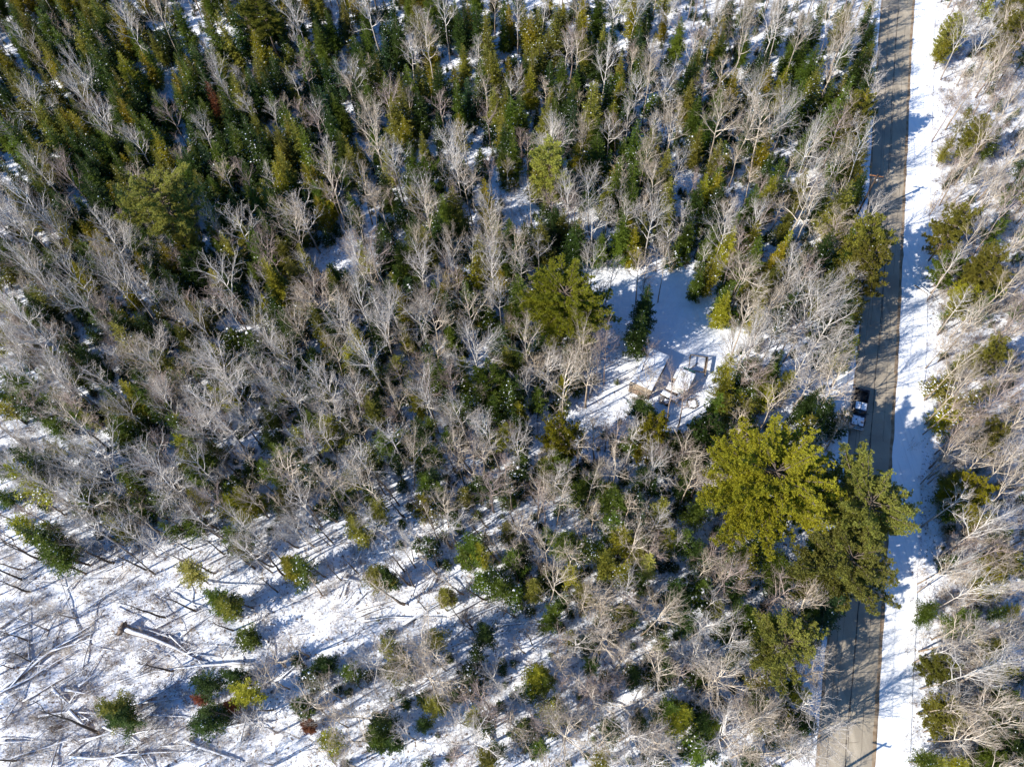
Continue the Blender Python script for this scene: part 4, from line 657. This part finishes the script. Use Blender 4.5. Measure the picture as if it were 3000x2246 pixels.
# ------------------------------------------------------------------ fallen trunks
def make_log(name, p0, p1, r, fork=0, roots=False, seed=0, stubs=4):
    rg = np.random.default_rng(seed); L = np.linalg.norm(np.array(p1[:2]) - np.array(p0[:2])); a_ = math.atan2(p1[1] - p0[1], p1[0] - p0[0])
    n = max(5, int(L / 1.1)); t = np.linspace(0, 1, n); wob = np.cumsum(rg.normal(0, .035, n)); wob -= np.linspace(wob[0], wob[-1], n)
    r = r * 1.45; z0, z1 = gz(p0[0], p0[1]), gz(p1[0], p1[1]); lift = rg.uniform(.05, .6); cov0 = rg.uniform(.5, .74)
    P = np.stack([t * L, wob * L * .25, np.array([r * .6 + .05 + lift * (1 - t)[i] + (z1 - z0) * t[i] for i in range(n)])], 1); rr = r * (1 - .72 * t)
    root = empty(name, (p0[0], p0[1], z0), a_); tr, sn = Acc(), Acc(); V, q, tt = path_tube(P, rr, 8); tr.add(V, q, tt)
    def snow(P, rr):
        V, q, tt = path_tube(P + [0, 0, 1.] * (rr * cov0 + .02)[:, None], rr * (1.42 - cov0), 8); sn.add(V, q, tt)
    snow(P, rr)
    if fork:
        k = int(n * .55); ang = fork; FP = P[k] + np.stack([np.linspace(0, 1, 5) * L * .4 * math.cos(ang), np.linspace(0, 1, 5) * L * .4 * math.sin(ang), np.linspace(0, .3, 5)], 1); fr = np.linspace(rr[k] * .8, .015, 5)
        V, q, tt = path_tube(FP, fr, 6); tr.add(V, q, tt); snow(FP, fr)
    for s in range(stubs):
        u = rg.uniform(.25, .98); b0 = np.array([np.interp(u, t, P[:, c]) for c in range(3)]); an = rg.choice([-1, 1]) * rg.uniform(.4, 1.1); l = rg.uniform(.5, 1.6) * min(1, L / 7)
        b1 = b0 + [math.cos(an) * l, math.sin(an) * l, rg.uniform(-.1, .6) * l]; V, q = tubes(b0[None], b1[None], r * .22 + .008, .008, 4); tr.add(V, q); V, q = tubes(b0[None] + [[0, 0, .03]], b1[None] + [[0, 0, .02]], r * .26 + .012, .012, 4); sn.add(V, q)
    obj('trunk', tr.mesh('log_trunk', True), 'bark', root); obj('snow_cover', sn.mesh('log_snow', True), 'snow', root)
    if roots:
        rp = Acc()
        for k in range(26):
            an = k / 26 * 6.283; e = P[0] + [rg.uniform(-.5, .1), math.cos(an) * rg.uniform(.6, 1.1), .25 + math.sin(an) * rg.uniform(.5, 1.0)]
            V, q = tubes(P[:1], e[None], r * .5, .03, 5); rp.add(V, q)
        Vd, q, tt = path_tube(np.array([P[0] + [-.28, 0, .2], P[0] + [-.1, 0, .2], P[0] + [.12, 0, .15]]), [.55, .85, .4], 11); Vd += rg.normal(0, .06, Vd.shape); rp.add(Vd, q, tt)
        obj('root_plate', rp.mesh('root_plate'), 'bark', root)
    return root
LOGS = []
def zl(s, ox, oy, k, r=.12, **kw):
    a_, b_, c_, d_ = s; LOGS.append(((ox + a_ / k, oy + b_ / k), (ox + c_ / k, oy + d_ / k), r, kw))
Q = (0, 1700, 2.765)
for s, r, kw in [((0, 905, 860, 280), .17, dict(fork=-.22)), ((0, 930, 640, 560), .13, {}), ((0, 400, 400, 110), .14, dict(fork=.35)), ((200, 980, 740, 655), .1, {}), ((650, 860, 840, 710), .1, {}), ((1040, 365, 1580, 530), .12, {}), ((1030, 400, 1650, 660), .24, dict(roots=True)), ((2000, 680, 1070, 795), .13, {}), ((1150, 1000, 1500, 790), .09, {}), ((560, 890, 790, 930), .14, {}), ((450, 880, 560, 1000), .16, {}),
                 ((590, 1060, 740, 1210), .2, {}), ((640, 1070, 770, 1150), .13, {}), ((860, 1185, 1110, 1300), .13, {}), ((0, 1480, 700, 1250), .11, {}), ((430, 1510, 505, 1230), .08, {}), ((100, 1500, 185, 1260), .06, {}), ((600, 1435, 1600, 1370), .14, {}), ((1520, 1305, 1960, 1470), .14, {}), ((1700, 1200, 2212, 1140), .15, {}), ((1960, 1310, 2030, 960), .06, {}), ((1820, 620, 1930, 430), .09, {}),
                 ((330, 1100, 700, 1055), .13, {}), ((0, 650, 240, 585), .1, {}), ((0, 1320, 420, 1290), .08, {}), ((1050, 1010, 1520, 940), .1, {}), ((900, 1420, 1120, 1510), .1, {}), ((1230, 1090, 1560, 1110), .08, {}), ((150, 1440, 460, 1370), .1, {}), ((2130, 240, 2212, 270), .1, {}), ((300, 330, 0, 450), .07, {}), ((1060, 1250, 1520, 1180), .08, {})]: zl(s, *Q, r, **kw)
Q = (1000, 1496, 2.208)
for s, r in [((100, 690, 560, 530), .12), ((400, 740, 830, 500), .14), ((80, 660, 620, 510), .1), ((130, 720, 690, 690), .1), ((550, 530, 720, 230), .07), ((20, 550, 60, 430), .1), ((690, 690, 980, 540), .12), ((690, 840, 880, 690), .09), ((1000, 740, 1280, 720), .09), ((820, 700, 1140, 560), .09), ((870, 620, 1150, 560), .08), ((620, 770, 830, 860), .08), ((360, 440, 460, 460), .08), ((700, 440, 790, 500), .07), ((80, 610, 180, 520), .1), ((730, 230, 1030, 30), .12), ((760, 190, 940, 70), .09), ((10, 960, 150, 850), .09), ((470, 320, 720, 270), .09), ((1460, 1010, 1560, 960), .1), ((1500, 1160, 1870, 1290), .12),
             ((0, 440, 120, 460), .1), ((160, 200, 60, 430), .09), ((820, 30, 850, 160), .04), ((240, 280, 380, 240), .07), ((450, 650, 700, 560), .09), ((860, 780, 1000, 650), .06), ((1150, 600, 1180, 570), .06), ((1700, 960, 1800, 1060), .1), ((930, 1420, 1000, 1530), .14)]: zl(s, *Q, r)
zl((1500, 190, 1640, 285), 2000, 750, 2.208, .16); zl((180, 1510, 350, 1370), 1000, 0, 2.208, .15); zl((370, 600, 420, 520), 2000, 0, 2.208, .15)
zl((1240, 540, 1400, 510), 0, 750, 2.208, .1); zl((1050, 655, 1170, 665), 0, 750, 2.208, .12); zl((830, 990, 1100, 860), 0, 750, 2.208, .09)
rl = random.Random(8)
for k in range(270):
    u, v = rl.uniform(0, 1500), rl.uniform(1480, 2246)
    if not inpoly(np.array(OPEN[2]), u, v) or (u > 900 and rl.random() < .3): continue
    an = rl.gauss(.5, .35) if rl.random() < .8 else rl.uniform(-1.2, 2); L = rl.uniform(50, 200) * (1.2 if u < 800 else .8); LOGS.append(((u, v), (u + math.cos(an) * L, v - math.sin(an) * L), rl.uniform(.02, .085), dict(stubs=rl.randrange(2, 7))))
items = []
for i, (a_, b_, r, kw) in enumerate(LOGS):
    size = 'thick' if r >= .14 else ('thin' if r < .08 else 'medium'); items.append(('%s snow-covered fallen trunk' % size, (a_[0] + b_[0]) / 2, (a_[1] + b_[1]) / 2))
ll = lab_all(items)
for i, (a_, b_, r, kw) in enumerate(LOGS):
    root = make_log('fallen_trunk', at(*a_), at(*b_), r, seed=200 + i, **kw)
    props(root, 'thick snow-covered fallen trunk ending in an upturned root plate' if kw.get('roots') else ll[i], 'fallen trunk', 'fallen trunks lying across the open snow')

# ------------------------------------------------------------------ hard-surface helpers
class MB:
    def __init__(s): s.a = Acc()
    def box(s, c, d, rz=0, taper=(1, 1), bev=.0, rx=0, ry=0):
        x, y, z = np.array(d) / 2; b_ = min(bev, x * .9, y * .9, z * .9)
        lv = [(-z, 1, 1, b_), (-z + b_, 1, 1, 0), (z - b_, *taper, 0), (z, *taper, b_)] if b_ > 0 else [(-z, 1, 1, 0), (z, *taper, 0)]
        V = []
        for zz, tx, ty, ins in lv:
            X_, Y_ = x * tx - ins, y * ty - ins; cc_ = b_ * .8
            V += [[X_ - cc_, -Y_, zz], [X_, -Y_ + cc_, zz], [X_, Y_ - cc_, zz], [X_ - cc_, Y_, zz], [-X_ + cc_, Y_, zz], [-X_, Y_ - cc_, zz], [-X_, -Y_ + cc_, zz], [-X_ + cc_, -Y_, zz]] if b_ > 0 else [[X_, -Y_, zz], [X_, Y_, zz], [-X_, Y_, zz], [-X_, -Y_, zz]]
        V = np.array(V); n = 8 if b_ > 0 else 4; k = len(lv)
        q = [[i + l * n, (i + 1) % n + l * n, (i + 1) % n + (l + 1) * n, i + (l + 1) * n] for l in range(k - 1) for i in range(n)]
        t = [[0, i + 1, i] for i in range(1, n - 1)] + [[(k - 1) * n, (k - 1) * n + i, (k - 1) * n + i + 1] for i in range(1, n - 1)]
        Rm = np.array(Matrix.Rotation(rz, 3, 'Z') @ Matrix.Rotation(ry, 3, 'Y') @ Matrix.Rotation(rx, 3, 'X')); s.a.add(V @ Rm.T + np.array(c), q, t); return s
    def tube(s, p0, p1, r0, r1=None, n=12):
        V, q, t = path_tube(np.array([p0, p1], float), [r0, r0 if r1 is None else r1], n); s.a.add(V, q, t); return s
    def build(s, name, mat, parent=None, smooth=False): return obj(name, s.a.mesh(name, smooth), mat, parent)
MAT['paint'] = simple('truck_paint', (.012, .022, .05), .28, .3, coat=.6); MAT['glass'] = simple('dark_glass', (.01, .015, .02), .08, 0, coat=.5); MAT['chrome'] = simple('chrome', (.65, .67, .7), .22, 1.)
MAT['rubber'] = simple('rubber', (.02, .02, .02), .8); MAT['lamp'] = simple('headlamp_glass', (.6, .63, .66), .15); MAT['redlamp'] = simple('tail_lamp', (.35, .01, .01), .2); MAT['liner'] = simple('bed_liner', (.012, .013, .016), .7)
MAT['wood'] = simple('weathered_wood', (.22, .15, .10), .85, c2=(.38, .30, .22), scale=4); MAT['woodlight'] = simple('raw_boards', (.42, .34, .24), .85, c2=(.28, .21, .15), scale=5)
MAT['wall'] = simple('shed_wall', (.30, .22, .16), .8, c2=(.2, .14, .1), scale=3); MAT['whitemetal'] = simple('white_metal', (.62, .64, .63), .45, c2=(.48, .48, .44), scale=2); MAT['teal'] = simple('teal_window', (.03, .10, .12), .12); MAT['stone'] = simple('stone', (.12, .115, .11), .9, c2=(.25, .24, .22), scale=5); MAT['tin'] = simple('grey_tin', (.28, .29, .30), .4, .5, c2=(.15, .12, .10), scale=3)
def snow_blanket(w, l, z, seed, holes=0.0, nx=14, ny=26, th=.09):
    rg = np.random.default_rng(seed); xs = np.linspace(-w / 2, w / 2, nx); yy = np.linspace(-l / 2, l / 2, ny); X_, Y_ = np.meshgrid(xs, yy)
    n1 = waves(X_, Y_, rg, 1.1, 8) + .7 * waves(X_, Y_, rg, .45, 8); Zt = z + th + .02 * n1; ed = (np.abs(X_) > w / 2 - 1e-6) | (np.abs(Y_) > l / 2 - 1e-6); Zt[ed] = z + .01
    I = np.arange(nx * ny).reshape(ny, nx); q = np.stack([I[:-1, :-1], I[:-1, 1:], I[1:, 1:], I[1:, :-1]], -1).reshape(-1, 4)
    if holes > 0:
        m_ = (waves(X_[:-1, :-1], Y_[:-1, :-1], rg, .5, 8) > holes).ravel(); q = q[~m_]
    return mesh_np('snow', np.stack([X_, Y_, Zt], -1).reshape(-1, 3), q, smooth=True)

# ------------------------------------------------------------------ pickup truck (x across, y towards the tailgate)
nose, tail = at(2507, 1250, .6)[:2], at(2527, 1139, 1.25)[:2]; mid = (nose + tail) / 2; ay = math.atan2(tail[1] - nose[1], tail[0] - nose[0]) - math.pi / 2
T = empty('pickup_truck', (mid[0], mid[1], .03), ay); props(T, 'dark blue pickup truck with snow on its roof and hood parked on the road', 'pickup truck')
L_, Wd = 5.55, 1.92; bz = .38
b_ = MB(); b_.box((0, -1.95, .80), (Wd - .04, 1.66, .62), taper=(.93, .97), bev=.12); b_.box((0, -.25, .78), (Wd, 2.1, .72), bev=.09)
b_.box((-.91, 1.75, .82), (.11, 1.95, .80), bev=.04); b_.box((.91, 1.75, .82), (.11, 1.95, .80), bev=.04); b_.box((0, 2.715, .84), (1.84, .09, .72), bev=.03)
b_.box((0, -2.02, 1.13), (1.1, 1.3, .1), taper=(.8, .9), bev=.03)
for sx in (-1, 1):
    for yy in (-1.78, 1.72): b_.box((sx * .95, yy, .80), (.13, 1.12, .30), taper=(.6, .72), bev=.04)
b_.build('body', 'paint', T)
c_ = MB(); c_.box((0, -.12, 1.42), (1.74, 1.78, .58), taper=(.84, .66), bev=.08); c_.build('cab', 'paint', T)
g_ = MB(); g_.box((0, -1.02, 1.405), (1.44, .03, .62), rx=-.53, taper=(.9, 1)); g_.build('windshield', 'glass', T)
g_ = MB(); g_.box((0, .62, 1.43), (1.30, .03, .40), rx=.45, taper=(.92, 1)); g_.build('rear_window', 'glass', T)
for sx in (-1, 1):
    g_ = MB(); g_.box((sx * .815, -.12, 1.43), (.03, 1.25, .34), ry=-sx * .235, taper=(1, .8)); g_.build('side_window', 'glass', T)
    g_ = MB(); g_.box((sx * 1.08, -.78, 1.18), (.22, .10, .17), bev=.03); g_.box((sx * .96, -.78, 1.12), (.12, .05, .05)); g_.build('mirror', 'paint', T)
    g_ = MB(); g_.box((sx * .72, -2.74, .80), (.38, .10, .22), bev=.03); g_.build('headlight', 'lamp', T)
    g_ = MB(); g_.box((sx * .90, 2.74, .90), (.12, .06, .42), bev=.015); g_.build('tail_light', 'redlamp', T)
    for yy in (-1.78, 1.72):
        w_ = MB(); w_.tube((sx * .74, yy, .37), (sx * .97, yy, .37), .37, n=22); w = w_.build('wheel', 'rubber', T); h_ = MB(); h_.tube((sx * .96, yy, .37), (sx * .985, yy, .37), .22, .19, n=12); h_.build('rim', 'chrome', w)
bd = MB(); bd.box((0, 1.72, .66), (1.70, 1.88, .05)); bd.box((0, .76, .95), (1.70, .06, .60)); bd.box((-.72, 1.72, .78), (.24, .7, .22), bev=.04); bd.box((.72, 1.72, .78), (.24, .7, .22), bev=.04); bd.build('bed', 'liner', T)
bp = MB(); bp.box((0, -2.86, .55), (1.70, .15, .20), bev=.05); bp.box((-.80, -2.78, .55), (.30, .14, .19), rz=.5, bev=.04); bp.box((.80, -2.78, .55), (.30, .14, .19), rz=-.5, bev=.04); bp.build('front_bumper', 'chrome', T)
bp = MB(); bp.box((0, 2.84, .50), (1.80, .16, .16), bev=.04); bp.build('rear_bumper', 'chrome', T)
bp = MB(); bp.box((0, -2.765, .82), (1.04, .05, .26), bev=.02); [bp.box((0, -2.80, .74 + .08 * i), (1.0, .02, .03)) for i in range(3)]; bp.build('grille', 'chrome', T)
for sx in (-1, 1):
    s_ = bpy.data.objects.new('roof_snow', snow_blanket(.64, 1.05, 1.705, 4 + sx, holes=1.9, nx=12, ny=18, th=.045)); COL.objects.link(s_); s_.parent = T; s_.location = (sx * .36, -.12, 0); s_.data.materials.append(MAT['snow'])
s_ = bpy.data.objects.new('hood_snow', snow_blanket(1.42, 1.28, 1.19, 12, holes=.75, nx=26, ny=24, th=.035)); COL.objects.link(s_); s_.parent = T; s_.location = (0, -2.02, 0); s_.data.materials.append(MAT['snow'])

# ------------------------------------------------------------------ things in the clearing
def zc(x, y, z=0): return at(1780 + x / 5.52, 980 + y / 5.52, z)
A_, B_, C_ = zc(1005, 345, 2.1)[:2], zc(690, 955, 2.1)[:2], zc(385, 860, 2.1)[:2]
ln = np.linalg.norm(A_ - B_); rz = math.atan2(*(A_ - B_)[::-1]) - math.pi / 2; wdt = 3.0; dirx = np.array([math.cos(rz), math.sin(rz)]); diry = np.array([-math.sin(rz), math.cos(rz)])
cs = B_ - dirx * wdt / 2 + diry * ln / 2
S_ = empty('storage_shed', (cs[0], cs[1], 0), rz); props(S_, 'long narrow shed with a flat snow-covered roof at the edge of the clearing', 'shed')
w_ = MB(); w_.box((0, 0, 1.0), (wdt - .16, ln - .16, 2.0)); w_.build('wall', 'wall', S_)
w_ = MB(); [w_.box((wdt / 2 - .06, -ln / 2 + .3 + i * .42, 1.0), (.04, .05, 1.98)) for i in range(int((ln - .5) / .42) + 1)]; [w_.box((-wdt / 2 + .3 + i * .42, -ln / 2 + .06, 1.0), (.05, .04, 1.98)) for i in range(int((wdt - .5) / .42) + 1)]; w_.build('batten', 'wood', S_)
r_ = MB(); r_.box((0, 0, 2.05), (wdt, ln, .10), bev=.02); [r_.box((-wdt / 2 + .18 + i * .26, -ln / 2 - .02, 2.03), (.14, .5, .09)) for i in range(int(wdt / .26))]; rf = r_.build('roof', 'woodlight', S_)
so = bpy.data.objects.new('roof_snow', snow_blanket(wdt, ln - .5, 2.10, 8, nx=22, ny=46, th=.07)); COL.objects.link(so); so.parent = rf; so.location = (0, .25, 0); so.data.materials.append(MAT['snow'])
d_ = MB(); d_.box((wdt / 2 - .07, -.6, .95), (.05, .9, 1.85)); d_.box((wdt / 2 - .03, -.3, .95), (.05, .05, .12)); d_.build('door', 'woodlight', S_)
# camper van
c0 = zc(1240, 740, 1.7)[:2]; ct = zc(1330, 640, 1.7)[:2] - zc(1090, 790, 1.7)[:2]
v0, v1 = zc(1190, 850, 1.8)[:2], zc(1330, 660, 1.8)[:2]; rv = rz
V_ = empty('camper_trailer', (c0[0], c0[1], 0), rv); props(V_, 'boxy white camper trailer buried in snow beside the long shed', 'camper')
w_ = MB(); w_.box((0, 0, 1.15), (2.1, 3.0, 1.5), bev=.12); w_.build('body', 'whitemetal', V_)
w_ = MB(); w_.box((0, 1.72, 1.0), (1.9, .55, 1.1), taper=(.9, .6), bev=.08); w_.build('nose', 'whitemetal', V_)
w_ = MB(); w_.box((0, 1.66, 1.60), (1.6, .05, .5), rx=-.6); w_.build('front_window', 'teal', V_)
for sx in (-1, 1):
    w_ = MB(); w_.box((sx * 1.06, .2, 1.4), (.04, 1.5, .5), bev=.01); w_.build('side_window', 'teal', V_)
    w_ = MB(); w_.tube((sx * .8, -.3, .33), (sx * 1.06, -.3, .33), .33, n=18); w_.build('wheel', 'rubber', V_)
w_ = MB(); w_.box((-.45, .6, 1.96), (.55, .7, .12), bev=.03); w_.box((.5, -.6, 1.95), (.45, .45, .10), bev=.03); w_.build('roof_vent', 'whitemetal', V_)
so = bpy.data.objects.new('roof_snow', snow_blanket(1.96, 2.8, 1.91, 18, nx=16, ny=22, th=.06)); COL.objects.link(so); so.parent = V_; so.data.materials.append(MAT['snow'])
# snow-covered flat trailers and crates
def crate(name, px, py, w, l, h, rz, label, cat, seed, planks=True, mat='wood', top=True):
    p = zc(px, py, h); e = empty(name, (p[0], p[1], 0), rz); props(e, label, cat)
    m_ = MB(); m_.box((0, 0, h / 2), (w - .1, l - .1, h - .06)); m_.build('box', mat, e)
    m_ = MB()
    for sx in (-1, 1):
        m_.box((sx * (w / 2 - .025), 0, h - .07), (.05, l - .1, .14)); m_.box((0, sx * (l / 2 - .025), h - .07), (w, .05, .14))
        for sy in (-1, 1): m_.box((sx * (w / 2 - .01), sy * (l / 2 - .01), h / 2), (.07, .07, h - .16))
    m_.build('frame', 'woodlight', e)
    if top:
        so = bpy.data.objects.new('snow_cap', snow_blanket(w, l, h + .002, seed, nx=10, ny=12, th=.09)); COL.objects.link(so); so.parent = e; so.data.materials.append(MAT['snow'])
    return e
crate('wooden_crate', 1150, 650, 1.0, 1.45, 1.3, rv, 'tall narrow box with snow on top at the upper left end of the camper', 'crate', 31)
crate('utility_trailer', 1080, 860, 1.15, 1.9, .8, rv + math.pi / 2, 'low snow-covered trailer bed just below the camper', 'trailer', 32, mat='tin')
crate('lumber_stack', 1010, 990, .75, 2.4, .55, rv + math.pi / 2 - .1, 'low snow-topped lumber stack below the trailer bed', 'lumber stack', 33, mat='woodlight')
crate('wooden_crate', 1190, 980, .8, .9, .6, rv + .1, 'small snow-topped crate right of the lumber stack', 'crate', 35)
p = zc(930, 1070, .5); e = empty('scrap_engine', (p[0], p[1], 0), rv); props(e, 'dark round-backed machine half covered by snow below the lumber stack', 'machine')
m_ = MB(); m_.box((0, 0, .35), (1.1, .7, .45), bev=.1); m_.tube((-.35, -.45, .45), (-.35, .45, .45), .3, n=14); m_.build('casing', 'tin', e)
m_ = MB(); [m_.tube((x_, -.42, .28), (x_, -.30, .28), .27, n=14) for x_ in (-.35, .38)]; [m_.tube((x_, .30, .28), (x_, .42, .28), .27, n=14) for x_ in (-.35, .38)]; m_.build('wheels', 'rubber', e)
so = bpy.data.objects.new('snow_cap', snow_blanket(.6, .6, .585, 41, nx=8, ny=8, th=.06)); COL.objects.link(so); so.parent = e; so.location = (.15, 0, 0); so.data.materials.append(MAT['snow'])
# square timber frame on posts
K = [zc(*p_, 1.0)[:2] for p_ in ((1345, 325), (1625, 368), (1588, 615), (1308, 572))]; kc = sum(K) / 4
e = empty('timber_frame', (kc[0], kc[1], 0)); props(e, 'open square timber frame standing in the snowy clearing', 'frame')
def beam(m_, a_, b2, z, w, h): 
    d = b2 - a_; m_.box((*((a_ + b2) / 2 - kc), z), (np.linalg.norm(d) - .002, w, h), rz=math.atan2(d[1], d[0]))
for i in range(4):
    m_ = MB(); beam(m_, K[i], K[(i + 1) % 4], 1.0 if i % 2 == 0 else 1.003, .11, .14)
    if i == 1: beam(m_, K[1] - (K[1] - K[0]) * .12, K[2] - (K[2] - K[3]) * .12, 1.0, .08, .1); beam(m_, K[1] - (K[1] - K[0]) * .06, K[2] - (K[2] - K[3]) * .06, .9, .3, .04)
    m_.build('rail', 'wood', e); m_ = MB(); m_.box((*(K[i] - kc), .46), (.13, .13, .92)); m_.build('post', 'wood', e)
m_ = MB(); beam(m_, K[3] * .75 + K[0] * .25 + (K[1] - K[0]) * .08, K[0] * .5 + (K[1] + K[2]) / 4, .12, .09, .07); m_.build('loose_board', 'woodlight', e)
# ring of stones around a fire pit
fc = zc(1370, 1110, .2); e = empty('fire_ring', (fc[0], fc[1], 0)); props(e, 'round ring of dark stones full of snow below the camper', 'fire pit')
rg = np.random.default_rng(2)
for k in range(15):
    an = k / 15 * 6.283; m_ = MB(); m_.box((math.cos(an) * .68, math.sin(an) * .68, .16), (.24, .2, .26), rz=an, taper=(.7, .7), bev=.05); V = m_.a.v[0]; V += rg.normal(0, .012, V.shape); m_.build('stone', 'stone', e)
so = bpy.data.objects.new('snow_fill', lambda_ := snow_blanket(1.0, 1.0, .14, 55, nx=8, ny=8, th=.05)); COL.objects.link(so); so.parent = e; so.data.materials.append(MAT['snow'])

# ------------------------------------------------------------------ utility poles and wires along the road
MAT['pole'] = bark('pole_wood', (.05, .035, .028), (.09, .065, .05)); MAT['armwood'] = simple('crossarm_wood', (.32, .14, .05), .8, c2=(.22, .09, .04)); MAT['wire'] = simple('wire', (.015, .015, .015), .6)
pb = at(2503, 643); dirr = np.array([xl(pb[1] + 5) - xl(pb[1] - 5), 10.]); dirr /= np.linalg.norm(dirr); nr = np.array([dirr[1], -dirr[0]])
poles = []
for k, s in enumerate((0, 62, -78)):
    p = pb[:2] + dirr * s; p = np.array([xl(p[1]) - 2.6, p[1]]) if s else p
    e = empty('utility_pole', (p[0], p[1], 0), math.atan2(nr[1], nr[0]))
    props(e, ['dark wooden utility pole with a reddish crossarm at the left road edge', 'utility pole past the top edge carrying the roadside wires', 'utility pole past the bottom edge carrying the roadside wires'][k], 'utility pole', 'utility poles along the left side of the road')
    m_ = MB(); m_.tube((0, 0, -.3), (0, 0, 9.6), .17, .11, 12); m_.build('pole', 'pole', e); m_ = MB(); m_.box((0, .14, 9.1), (1.9, .11, .13), bev=.01); m_.build('crossarm', 'armwood', e)
    for x_ in (-.8, .8): m_ = MB(); m_.tube((x_, .14, 9.16), (x_, .14, 9.36), .05, .035, 8); m_.build('insulator', 'stone', e)
    m_ = MB(); m_.tube((.28, 0, 7.9), (.28, 0, 8.7), .17, n=12); m_.build('transformer', 'tin', e) if k == 0 else None
    poles.append(p)
for pair in ((1, 0), (0, 2)):
    for x_ in (-.8, .8):
        P0 = np.array([*(poles[pair[0]] + nr * x_), 9.36]); P1 = np.array([*(poles[pair[1]] + nr * x_), 9.36]); t = np.linspace(0, 1, 25)[:, None]; P = P0 * (1 - t) + P1 * t; P[:, 2] -= 4 * .9 * t[:, 0] * (1 - t[:, 0])
        V, q, tt = path_tube(P, np.full(25, .018), 5); o = obj('power_line', mesh_np('power_line', V, q, tt), 'wire')
        props(o, 'thin black wire above the %s half of the road, %s of its pair' % ('upper' if pair == (1, 0) else 'lower', 'left one' if x_ < 0 else 'right one'), 'wire', 'overhead wires beside the road')
